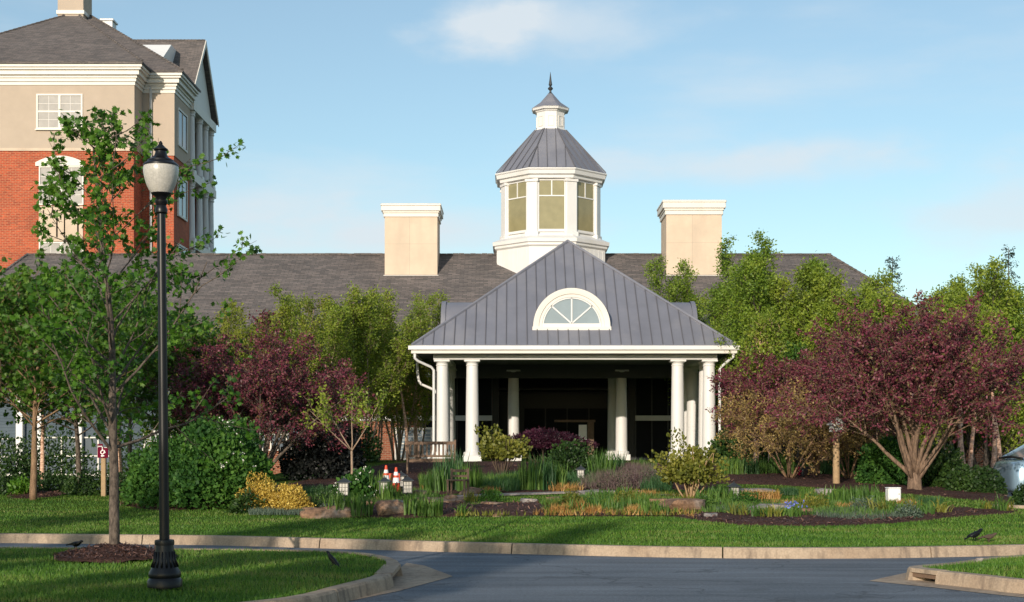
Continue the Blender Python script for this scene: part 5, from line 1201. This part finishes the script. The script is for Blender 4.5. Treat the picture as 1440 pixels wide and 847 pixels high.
for i_, (px, py, a, h, mt, lab) in enumerate(((455, 716, .34, .30, 'leaf_hedge', 'low dark cushion shrub above the flat brown stone'), (690, 706, .22, .22, 'leaf_bush', 'low green cushion on the grass path edge'), (870, 690, .5, .34, 'leaf_heather', 'mauve cushion shrub above the long grey slab'), (915, 688, .45, .42, 'leaf_heather', 'taller mauve cushion shrub left of the rounded shrub'), (1050, 712, .3, .22, 'leaf_bush', 'low green cushion in the right flower bed'), (1145, 720, .3, .24, 'leaf_shrub', 'yellowish cushion plant in the right flower bed'), (1215, 722, .34, .22, 'leaf_laven', 'grey-green lavender cushion below the utility box'), (1275, 730, .3, .2, 'leaf_laven', 'grey-green lavender cushion right of the utility box'), (840, 718, .3, .22, 'leaf_bush', 'low green cushion in the middle front bed'), (805, 716, .28, .26, 'leaf_shrub', 'yellow-green cushion in the middle front bed'), (880, 712, .3, .24, 'leaf_shrub', 'yellow-green cushion below the grey slab'), (990, 717, .3, .22, 'leaf_iris', 'bright green cushion right of the sloping boulder'))):
    shrub('cushion_plant', G(px, py), (a*1.15, a*.9, h*1.5), 1500, mt, .045, 500+i_, lab, 'plant', .4, T_OVAL)
_p = gp(1377, 790, .15)
rock('small_rock', (_p[0], _p[1]+.02, .15), (.040, .035, .030), 13, 'slab', 'little grey stone lying on the kerb of the right corner island', .2)
pth = MB(); Q = [G(x, y) for x, y in ((632,702),(680,699.5),(740,697.5),(800,695.5),(842,692.5),(842,691.5),(800,694),(740,696),(680,698),(632,700))]
pth.slab([(p.x, p.y, p.z+.02) for p in Q], (0, 0, .03)); tag(pth.build('garden_path', M['slab']), kind='structure')
kq = MB(); A_, B_ = G(1400, 714), G(1450, 717); kq.slab([(A_.x, A_.y, A_.z), (B_.x+.3, B_.y, B_.z), (B_.x+.3, B_.y+.3, B_.z), (A_.x, A_.y+.3, A_.z)], (0, 0, .06)); tag(kq.build('kerb', M['concrete']), kind='structure')

# ------------------------------------------------------------------ lamp post
lx, ly = (232-CX)/F*13.95, 13.95; lz = float(island_z(LI, lx, ly, .06))
lamp = empty('lamp_post', (lx, ly, lz-.02), 0, 'tall black lamp post with frosted acorn globe on the near grass island', 'street lamp')
lamp.rotation_euler = (0, R(-.55), 0)
U = 13.95/F                                                 # metres per photo pixel at the lamp
def lv(y): return (832-y)*U
m = MB(); m.lathe([(.062, -.05), (.062, lv(823)), (.055, lv(822))], 20); m.build('foot', M['darkmetal'], lamp, True)
m = MB(); m.lathe([(.05, lv(824)), (.168, lv(824)), (.170, lv(815)), (.150, lv(811)), (.158, lv(807)), (.152, lv(803)), (.128, lv(797)), (.106, lv(788)), (.094, lv(778)), (.088, lv(768)), (.084, lv(764.5)), (.05, lv(764))], 28); base = m.build('base', M['black'], lamp, True)
m = MB()
for k in range(16):
    a = k*math.pi/8; m.tube([(math.cos(a)*.128, math.sin(a)*.128, lv(796)), (math.cos(a)*.104, math.sin(a)*.104, lv(786)), (math.cos(a)*.094, math.sin(a)*.094, lv(774))], [.012, .010, .008], 6)
m.build('flute', M['black'], base, 'all'); base.children[0]['kind'] = 'stuff'
m = MB(); m.lathe([(.06, lv(765)), (.094, lv(765)), (.096, lv(761)), (.092, lv(758)), (.05, lv(757))], 24); m.build('collar', M['black'], lamp, True)
m = MB()                                                    # fluted shaft
n = 24; zz = np.linspace(lv(759), lv(296), 14)
for i, z in enumerate(zz):
    r = .0505-.0095*i/13
    for k in range(n): a = 2*math.pi*k/n; q = r*(1-.07*(k % 2)); m.v.append((q*math.cos(a), q*math.sin(a), z))
for i in range(13):
    for k in range(n): m.f.append((i*n+k, i*n+(k+1) % n, (i+1)*n+(k+1) % n, (i+1)*n+k))
m.build('shaft', M['black'], lamp, 'all')
m = MB(); m.lathe([(.04, lv(300)), (.058, lv(298)), (.062, lv(294)), (.052, lv(290)), (.046, lv(288)), (.060, lv(284)), (.062, lv(281)), (.048, lv(279)), (.056, lv(276)), (.074, lv(274)), (.094, lv(272)), (.10, lv(270.5)), (.05, lv(270))], 24); m.build('capital', M['black'], lamp, True)
m = MB(); m.lathe([(.094, lv(271)), (.118, lv(266)), (.142, lv(258)), (.160, lv(249)), (.170, lv(241)), (.171, lv(236)), (.166, lv(232.5))], 36); m.build('globe', M['globe'], lamp, True)
m = MB(); m.lathe([(.172, lv(232.6)), (.170, lv(230.5)), (.150, lv(228)), (.130, lv(226.5)), (.126, lv(224)), (.100, lv(222.5)), (.070, lv(219)), (.056, lv(215)), (.052, lv(211.5)), (.068, lv(210)), (.070, lv(208.5)), (.046, lv(206)), (.030, lv(203.5)), (.018, lv(201.5)), (.02, lv(200)), (.006, lv(197))], 28); m.build('cap', M['black'], lamp, True)

# ------------------------------------------------------------------ garden lanterns
def lantern(name, px, py_foot, py_top, lab, sc=1.0, dd=None):
    p = G(px, py_foot); h = (py_foot-py_top)/F*p.y; root = empty(name, p, rg_l.uniform(-.2, .5), lab, 'garden lantern', 'black garden lanterns'); s = .092*sc
    m = MB(); m.tube([(0, 0, -.1), (0, 0, h-.36*sc)], .016, 8); m.lathe([(.05*sc, h-.37*sc), (.03, h-.35*sc), (.02, h-.40*sc)], 10); m.build('post', M['darkmetal'], root)
    m = MB(); z0, z1 = h-.345*sc, h-.115*sc
    for a in (-1, 1):
        for b in (-1, 1): m.box(a*s-.009, a*s+.009, b*s-.009, b*s+.009, z0, z1)
    m.box(-s-.012, s+.012, -s-.012, s+.012, z0-.016, z0-.001); m.box(-s-.012, s+.012, -s-.012, s+.012, z1+.001, z1+.014)
    for f in (-.33, .33):
        for e in (-1, 1): m.box(s*f-.004, s*f+.004, e*s-.006, e*s+.006, z0, z1); m.box(e*s-.006, e*s+.006, s*f-.004, s*f+.004, z0, z1)
    for f in (.33, .67):
        zz = z0+(z1-z0)*f
        for e in (-1, 1): m.box(-s+.009, s-.009, e*s-.0055, e*s+.0055, zz-.004, zz+.004); m.box(e*s-.0055, e*s+.0055, -s+.009, s-.009, zz-.004, zz+.004)
    m.build('frame', M['darkmetal'], root)
    m = MB(); m.box(-s+.003, s-.003, -s+.003, s-.003, z0+.001, z1-.001); m.build('pane', M['globe'], root)
    m = MB(); q = s*1.75; m.lathe([(q*1.2, z1+.015), (q*1.2, z1+.026), (s*.7, z1+.085), (s*.35, z1+.105), (.012, z1+.112), (.012, z1+.14)], 4, rot=R(45)); m.build('cap', M['darkmetal'], root)
rg_l = random.Random(4)
lantern('garden_lantern', 484, 712, 672, 'black lantern on a post left of the pale sapling, first from the left')
lantern('garden_lantern', 541, 704, 672, 'black lantern in front of the left traffic cone', .92)
lantern('garden_lantern', 573, 703, 670, 'black lantern right of the traffic cones, below the bench')
lantern('garden_lantern', 564, 689, 664, 'small half-hidden lantern behind the right traffic cone', .95)
lantern('garden_lantern', 817, 680, 656, 'small black lantern in front of the green mound', .9)
lantern('garden_lantern', 1032, 703, 679, 'white-paned black lantern on the lawn right of the rounded shrub', .95)

# ------------------------------------------------------------------ cones, bench, chair, boxes, signs
def cone(px, py, lab):
    p = G(px, py); root = empty('traffic_cone', p, 0, lab, 'traffic cone', 'orange traffic cones'); H = .60
    r = lambda z: .115-(z/H)*.09
    m = MB(); m.bbox(-.16, .16, -.16, .16, 0, .03, .02); m.lathe([(r(.03), .03), (r(H), H), (.018, H+.005)], 20); m.build('body', M['orange'], root, True)
    for a, b in ((.25, .37), (.42, .50)):
        m = MB(); m.lathe([(r(a)+.001, a), (r(a)+.005, a+.004), (r(b)+.005, b-.004), (r(b)+.001, b)], 20); m.build('reflective_band', M['reflect'], root, True)
cone(543, 691, 'orange traffic cone with white bands behind the second lantern, the farther one')
cone(557, 695, 'orange traffic cone with white bands left of the third lantern, the nearer one')
br = empty('barrier_board', G(550, 690), 0, 'orange plastic barrier board leaning between the two traffic cones', 'barrier'); m = MB(); m.bbox(-.20, .20, .10, .13, .22, .40, .01); m.build('panel', M['orange'], br)
for sx in (-.17, .17): m = MB(); m.box(sx-.02, sx+.02, .10, .13, 0, .219); m.build('leg', M['orange'], br)
bp = G(606, 688); bp = on(606, 40.5)
bench = empty('wooden_bench', bp, R(4), 'weathered wooden slatted garden bench left of the portico columns', 'bench')
def bpart(name, boxes, mt='wood', root=None):
    m = MB(); [m.box(*b) for b in boxes]; return m.build(name, M[mt], root)
bpart('backrest', [(-.66, .66, -.03, .01, .86, .95), (-.66, .66, -.03, .01, .50, .56)]+[(x-.025, x+.025, -.025, .005, .56, .86) for x in np.linspace(-.58, .58, 11)], root=bench)
bpart('seat', [(-.66, .66, y, y+.07, .43, .46) for y in (.06, .15, .24, .33, .42)]+[(-.66, .66, .03, .06, .36, .43), (-.66, .66, .46, .49, .36, .43)], root=bench)
for sx in (-.70, .66):
    bpart('leg', [(sx, sx+.05, -.04, .02, 0, 1.0)], root=bench); bpart('leg', [(sx, sx+.05, .44, .50, 0, .64)], root=bench); bpart('armrest', [(sx-.01, sx+.06, .02, .52, .64, .675)], root=bench)
ch = empty('wooden_chair', G(646, 699), R(-12), 'small dark wooden ladder-back chair standing among the tall grasses', 'chair')
for x, y, h in ((-.20, .0, .62), (.17, .0, .62), (-.20, -.34, .36), (.17, -.34, .36)): bpart('leg', [(x, x+.045, y, y+.04, -.03, h)], root=ch)
bpart('backrest', [(-.154, .169, .008, .032, .54, .60), (-.154, .169, .008, .032, .43, .48)], root=ch)
bpart('seat', [(-.21, .225, y, y+.07, .3605, .385) for y in (-.35, -.27, -.19, -.11)]+[(-.154, .169, -.03, -.005, .34, .385)], root=ch)
ub = empty('utility_box', G(1256, 705), R(6), 'white plastic utility box standing in the lawn behind the right flower bed', 'utility box')
m = MB(); m.bbox(-.135, .135, -.10, .10, -.05, .262, .02); m.build('housing', M['plastic'], ub)
m = MB(); m.bbox(-.14, .14, -.105, .105, .263, .285, .012); m.build('lid', M['plastic'], ub)
m = MB(); m.lathe([(.010, 0), (.010, .012), (.004, .014)], 10); xf(m, Matrix.Translation((.085, -.10, .15)) @ Matrix.Rotation(R(90), 4, 'X')); m.build('lock', M['darkmetal'], ub)
bh = empty('birdhouse', on(1176, 34.2), R(10), 'weathered white birdhouse on a thick tan wooden post on the right mulch bank', 'birdhouse')
m = MB(); m.lathe([(.085, -.1), (.08, .9), (.078, 1.30)], 12); m.build('post', M['postwood'], bh, True)
m = MB(); m.prism([(-.13, 1.302), (.13, 1.302), (.13, 1.50), (0, 1.62), (-.13, 1.50)], 'y', -.12, .12); m.build('house', M['greywood'], bh)
for s_ in (-1, 1): m = MB(); m.slab([(0, -.16, 1.625), (s_*.18, -.16, 1.462), (s_*.18, .16, 1.462), (0, .16, 1.625)], (0, 0, .022)); m.build('roof_board', M['greywood'], bh)
m = MB(); m.lathe([(.025, 0), (.025, .006)], 14); xf(m, Matrix.Translation((.03, -.119, 1.46)) @ Matrix.Rotation(R(90), 4, 'X')); m.build('entrance_hole', M['dark'], bh)
# parking sign
sp_ = on(145, 32.8); sg = empty('parking_sign', sp_, R(-4), 'maroon accessible parking sign with white wheelchair symbol and left arrow on a tan post', 'sign')
k = 32.8/F; zt = lambda y: EYE+(HY-y)*k-sp_.z
m = MB(); m.bbox(-.055, .055, 0, .09, -.1, zt(629), .012); m.build('post', M['postwood'], sg)
m = MB(); m.bbox(-.125, .125, -.03, -.004, zt(644), zt(629.3), .008); pl_ = m.build('panel', M['maroon'], sg)
m = MB(); m.bbox(-.125, .0, -.03, -.004, zt(629), zt(624.5), .006); m.build('top_plate', M['maroon'], sg)
m = MB(); c0 = zt(636.2)                                     # wheelchair symbol
A = np.linspace(R(80), R(390), 19)
for a, b in zip(A[:-1], A[1:]): m.slab([(.050*math.cos(a)-.005, -.034, c0+.050*math.sin(a)), (.030*math.cos(a)-.005, -.034, c0+.030*math.sin(a)), (.030*math.cos(b)-.005, -.034, c0+.030*math.sin(b)), (.050*math.cos(b)-.005, -.034, c0+.050*math.sin(b))], (0, .003, 0))
m.box(-.016, .004, -.0345, -.0315, c0+.035, c0+.085); m.box(.005, .045, -.0345, -.0315, c0+.038, c0+.052); m.slab([(.045, -.0345, c0+.052), (.030, -.0345, c0+.040), (.055, -.0345, c0-.02), (.070, -.0345, c0-.012)], (0, .003, 0))
m.lathe([(.014, 0), (.014, .004)], 12, (0, 0, 0)); i0 = len(m.v)-24; xf(m, Matrix.Translation((-.006, -.031, c0+.104)) @ Matrix.Rotation(R(90), 4, 'X'), i0)
m.build('wheelchair_symbol', M['signwhite'], pl_)
m = MB(); za = zt(641.2); m.slab([(-.045, -.034, za), (-.005, -.034, za+.032), (-.005, -.034, za+.011), (.04, -.034, za+.011), (.04, -.034, za-.011), (-.005, -.034, za-.011), (-.005, -.034, za-.032)], (0, .003, 0)); m.build('arrow', M['signwhite'], pl_)
m = MB(); z_ = zt(628.2); m.box(-.115, .0-.006, -.034, -.031, z_, z_+.014); m.box(.04, .10, -.034, -.031, zt(629.2)-.012, zt(629.2)-.002); m.build('lettering', M['signwhite'], pl_)
pole = empty('thin_pole', on(1129, 37.5), 0, 'thin grey metal pole left of the twin tan trunks', 'pole'); m = MB(); m.tube([(0, 0, -.1), (0, 0, .8)], .028, 8); m.build('shaft', M['darkmetal'], pole); m = MB(); m.lathe([(.034, .8), (.034, .83), (.01, .845)], 10); m.build('cap', M['darkmetal'], pole)
hyd = empty('hydrant', on(1122, 38.5), 0, 'small dark red hydrant in the shade left of the twin tan trunks', 'hydrant')
m = MB(); m.lathe([(.10, -.05), (.10, .02), (.07, .03), (.065, .2), (.085, .21), (.085, .225), (.06, .26), (.03, .285), (.02, .30)], 16); m.build('barrel', M['maroon'], hyd, True)
for s_ in (-1, 1): m = MB(); m.lathe([(.03, 0), (.03, .05), (.02, .055)], 10); xf(m, Matrix.Translation((s_*.055, 0, .15)) @ Matrix.Rotation(R(90*s_), 4, 'Y')); m.build('outlet', M['maroon'], hyd, True)
# framed notice on a pillar by the entrance
nb = empty('notice_pillar', on(827, 63.2), 0, 'tan pillar with a framed white notice panel in front of the dark entrance', 'sign'); nb.location.z = .93
m = MB(); m.bbox(-.02, .26, -.1, .12, 0, 1.72, .02); m.build('pillar', M['wood'], nb); m = MB(); m.bbox(-1.5, .32, -.14, .16, 1.721, 1.82, .02); m.build('cap', M['wood'], nb)
m = MB(); m.box(-.42, -.06, -.06, -.02, .95, 1.60); m.build('notice', M['plastic'], nb)

# ------------------------------------------------------------------ birds
def bird(loc, rz, sc, m_, lab, pose='stand'):
    root = empty('bird', loc, rz, lab, 'bird')
    me = bpy.data.meshes.new('body'); up = .30 if pose == 'stand' else (.75 if pose == 'alert' else .08)
    c, s_ = math.cos(up), math.sin(up)
    def B(x, z): return (x*c-z*s_*.3, 0, .075+x*s_+z*c)
    P = [(B(-.085, 0), .012), (B(-.05, 0), .030), (B(0, 0), .042), (B(.045, .004), .034), (B(.068, .016), .020), (B(.088, .030), .024), (B(.105, .030), .014), (B(.122, .026), .004), (B(-.12, -.004), .010), (B(-.165, -.010), .012)]
    E = [(0, 1), (1, 2), (2, 3), (3, 4), (4, 5), (5, 6), (6, 7), (0, 8), (8, 9)]
    base = B(.0, -.03)
    for sy in (-1, 1):
        i = len(P); P += [((base[0]-.005, sy*.016, base[2]), .010), ((base[0]-.012, sy*.016, base[2]-.022), .005), ((base[0], sy*.016, .004), .0035), ((base[0]+.024, sy*.018, .003), .003)]; E += [(2, i), (i, i+1), (i+1, i+2), (i+2, i+3)]
    me.from_pydata([p for p, r in P], E, []); me.update()
    o = link_mesh('body', me, M[m_], root); sk = o.modifiers.new('skin', 'SKIN'); sk.use_smooth_shade = True
    for v, (p, r) in zip(me.skin_vertices[0].data if me.skin_vertices else [], P): v.radius = (r, r)
    o.modifiers.new('sub', 'SUBSURF').levels = 1; o.modifiers['sub'].render_levels = 1
    root.scale = (sc,)*3
    wm = MB()
    for sy in (-1, 1):
        q = [B(.03, .012), B(-.02, .022), B(-.10, .004), B(-.07, -.014), B(.0, -.018)]
        wm.slab([(a, sy*.036, b) for a, _, b in q], (0, sy*.008, 0))
    wm.build('wings', M[m_], root)
    return root
_b = gp(468, 793, .2); bird((_b[0], _b[1], float(island_z(LI, _b[0], _b[1], .06))+.02), R(165), 1.0, 'black', 'dark bird standing upright on the lamp post island lawn', 'alert')
_b = G(1371, 763.5); bird(_b+Vector((0, 0, .03)), R(20), 1.25, 'black', 'glossy black bird on the lawn edge above the right kerb')
_b = G(1391, 764.5); bird(_b+Vector((0, 0, .02)), R(10), 1.1, 'twig', 'brown bird crouching beside the black bird at the right kerb', 'low')
_b = gp(110, 772, .2); bird((_b[0], _b[1]-.1, float(island_z(LI, _b[0], _b[1]-.1, .06))+.03), R(-20), 1.0, 'black', 'small dark bird behind the mulch ring near the far kerb', 'low')

# ------------------------------------------------------------------ the car at the right edge
car = empty('parked_car', (11.75, 34.2, .26), 0, 'silver blue car parked at the right edge of the view behind the small dark bush', 'car')
def carx(mb_list): pass
ST = [  # x, half width low, half width top, sill z, belt z, roof z (cabin top)
 (0.00, .60, .55, .30, .74), (.05, .76, .68, .24, .90), (.16, .85, .77, .20, 1.0), (.45, .89, .81, .19, 1.04), (1.05, .90, .82, .19, 1.05), (1.30, .90, .83, .19, 1.05), (2.2, .91, .84, .19, 1.04), (3.2, .91, .84, .19, 1.05), (4.0, .89, .82, .22, 1.06), (4.4, .84, .76, .28, 1.02), (4.55, .74, .68, .36, .95)]
m = MB(); rows = []
for x, wl, wt, z0, z1 in ST:
    zm = z0+(z1-z0)*.55
    rows.append([(x, -wl*.9, z0), (x, -wl, z0+.10), (x, -wl-.01, zm), (x, -wt-.02, z1-.05), (x, -wt+.06, z1), (x, 0, z1+.035), (x, wt-.06, z1), (x, wt+.02, z1-.05), (x, wl+.01, zm), (x, wl, z0+.10), (x, wl*.9, z0)])
k = len(rows[0])
m.v = [p for r in rows for p in r]
for i in range(len(rows)-1):
    for j in range(k-1): m.f.append((i*k+j, i*k+j+1, (i+1)*k+j+1, (i+1)*k+j))
    m.f.append((i*k+k-1, i*k, (i+1)*k, (i+1)*k+k-1))
m.f += [tuple(range(k-1, -1, -1)), tuple((len(rows)-1)*k+j for j in range(k))]
body = m.build('body', M['carpaint'], car, 'all'); sb = body.modifiers.new('sub', 'SUBSURF'); sb.levels = 1; sb.render_levels = 2
for wx in (.82, 3.55):                                       # wheel arches cut out of the body
    cm = MB(); cm.lathe([(.37, -1.2), (.37, 1.2)], 28); xf(cm, Matrix.Translation((wx, 0, .30)) @ Matrix.Rotation(R(90), 4, 'X'))
    for sy in (-1, 1):
        wm = empty('wheel', (wx, sy*.80, .31)); wm.parent = car
        t_ = MB(); t_.lathe([(.20, -.10), (.29, -.10), (.315, -.06), (.315, .06), (.29, .10), (.20, .10)], 28); xf(t_, Matrix.Rotation(R(90), 4, 'X')); t_.build('tyre', M['rubber'], wm, True)
        t_ = MB(); t_.lathe([(.205, -.085), (.205, .085), (.05, .075)], 28); xf(t_, Matrix.Rotation(R(90), 4, 'X')); t_.build('rim', M['alloy'], wm, True)
    for sy in (-1, 1):
        t_ = MB(); n = 20; A = np.linspace(0, np.pi, n); V = []
        for a in A: V += [(.385*math.cos(a), sy*.925, .385*math.sin(a)), (.345*math.cos(a), sy*.925, .345*math.sin(a))]
        t_.add(V, [(2*i, 2*i+1, 2*i+3, 2*i+2) for i in range(n-1)]); t_.slab([(.345*math.cos(a), sy*.915, .345*math.sin(a)) for a in A], (0, sy*.006, 0))
        xf(t_, Matrix.Translation((wx, 0, .31))); t_.build('wheel_arch', M['rubber'], car)
m = MB(); cab = [(.30, .76, 1.04), (1.05, .66, 1.46), (1.8, .66, 1.51), (2.6, .64, 1.47), (3.5, .72, 1.05)]
rows = [[(x, -w_, z), (x, w_, z)] for x, w_, z in cab]; m.v = [p for r in rows for p in r]+[(x, s_*.80, 1.03) for x in (.30, 1.05, 1.8, 2.6, 3.5) for s_ in (-1, 1)]
for i in range(4): a = 2*i; m.f += [(a, a+1, a+3, a+2), (10+a, 10+a+2, a+2, a), (10+a+1, a+1, a+3, 10+a+3)]
m.build('glasshouse', M['glass_grey'], car)
m = MB(); m.slab([(1.03, -.665, 1.47), (1.03, .665, 1.47), (1.8, .67, 1.517), (1.8, -.67, 1.517)], (0, 0, .03)); m.slab([(1.802, -.67, 1.517), (1.802, .67, 1.517), (2.65, .65, 1.465), (2.65, -.65, 1.465)], (0, 0, .03)); m.build('roof', M['carpaint'], car, 'all')
for s_ in (-1, 1):
    m = MB(); m.tube([(.27, s_*.78, 1.03), (1.05, s_*.68, 1.48)], .028, 6); m.build('windscreen_pillar', M['carpaint'], car)
    m = MB(); m.tube([(1.92, s_*.80, 1.03), (1.92, s_*.68, 1.51)], .035, 6); m.build('door_pillar', M['black'], car)
    m = MB(); m.lathe([(.02, 0), (.10, .01), (.11, .05), (.06, .09)], 14); xf(m, Matrix.Translation((4.50, s_*.60, .75)) @ Matrix.Rotation(R(80), 4, 'Y')); m.build('lamp', M['lamp_lens'], car, True)
    m = MB(); m.bbox(3.1, 3.27, s_*.98-.09, s_*.98+.09, 1.02, 1.14, .02); m.build('wing_mirror', M['carpaint'], car)
m = MB(); m.tube([(.24, -.76, 1.04), (.25, 0, 1.08), (.24, .76, 1.04)], .03, 6); m.build('cowl', M['rubber'], car)

# trees of the same grounds standing behind the viewer; their long shade falls across the islands and the lawn edge
def back_tree(seed, x, y, H, R0, lab):
    o = birch(seed, H, R0, 3, lab, 'leaf_green', .24, 9, 'bark', None, 15, .30, 'shade_tree', .11, .16); put(o, (x, y, 0))
back_tree(171, -15.2, -6.5, 9.4, 2.2, 'leafy tree on the verge behind the viewer, left')
back_tree(172, -11.2, -9.5, 9.6, 1.9, 'leafy tree on the verge behind the viewer, nearer the road')
back_tree(173, -19.0, -5.0, 10.0, 2.5, 'leafy tree on the verge behind the viewer, farthest left')
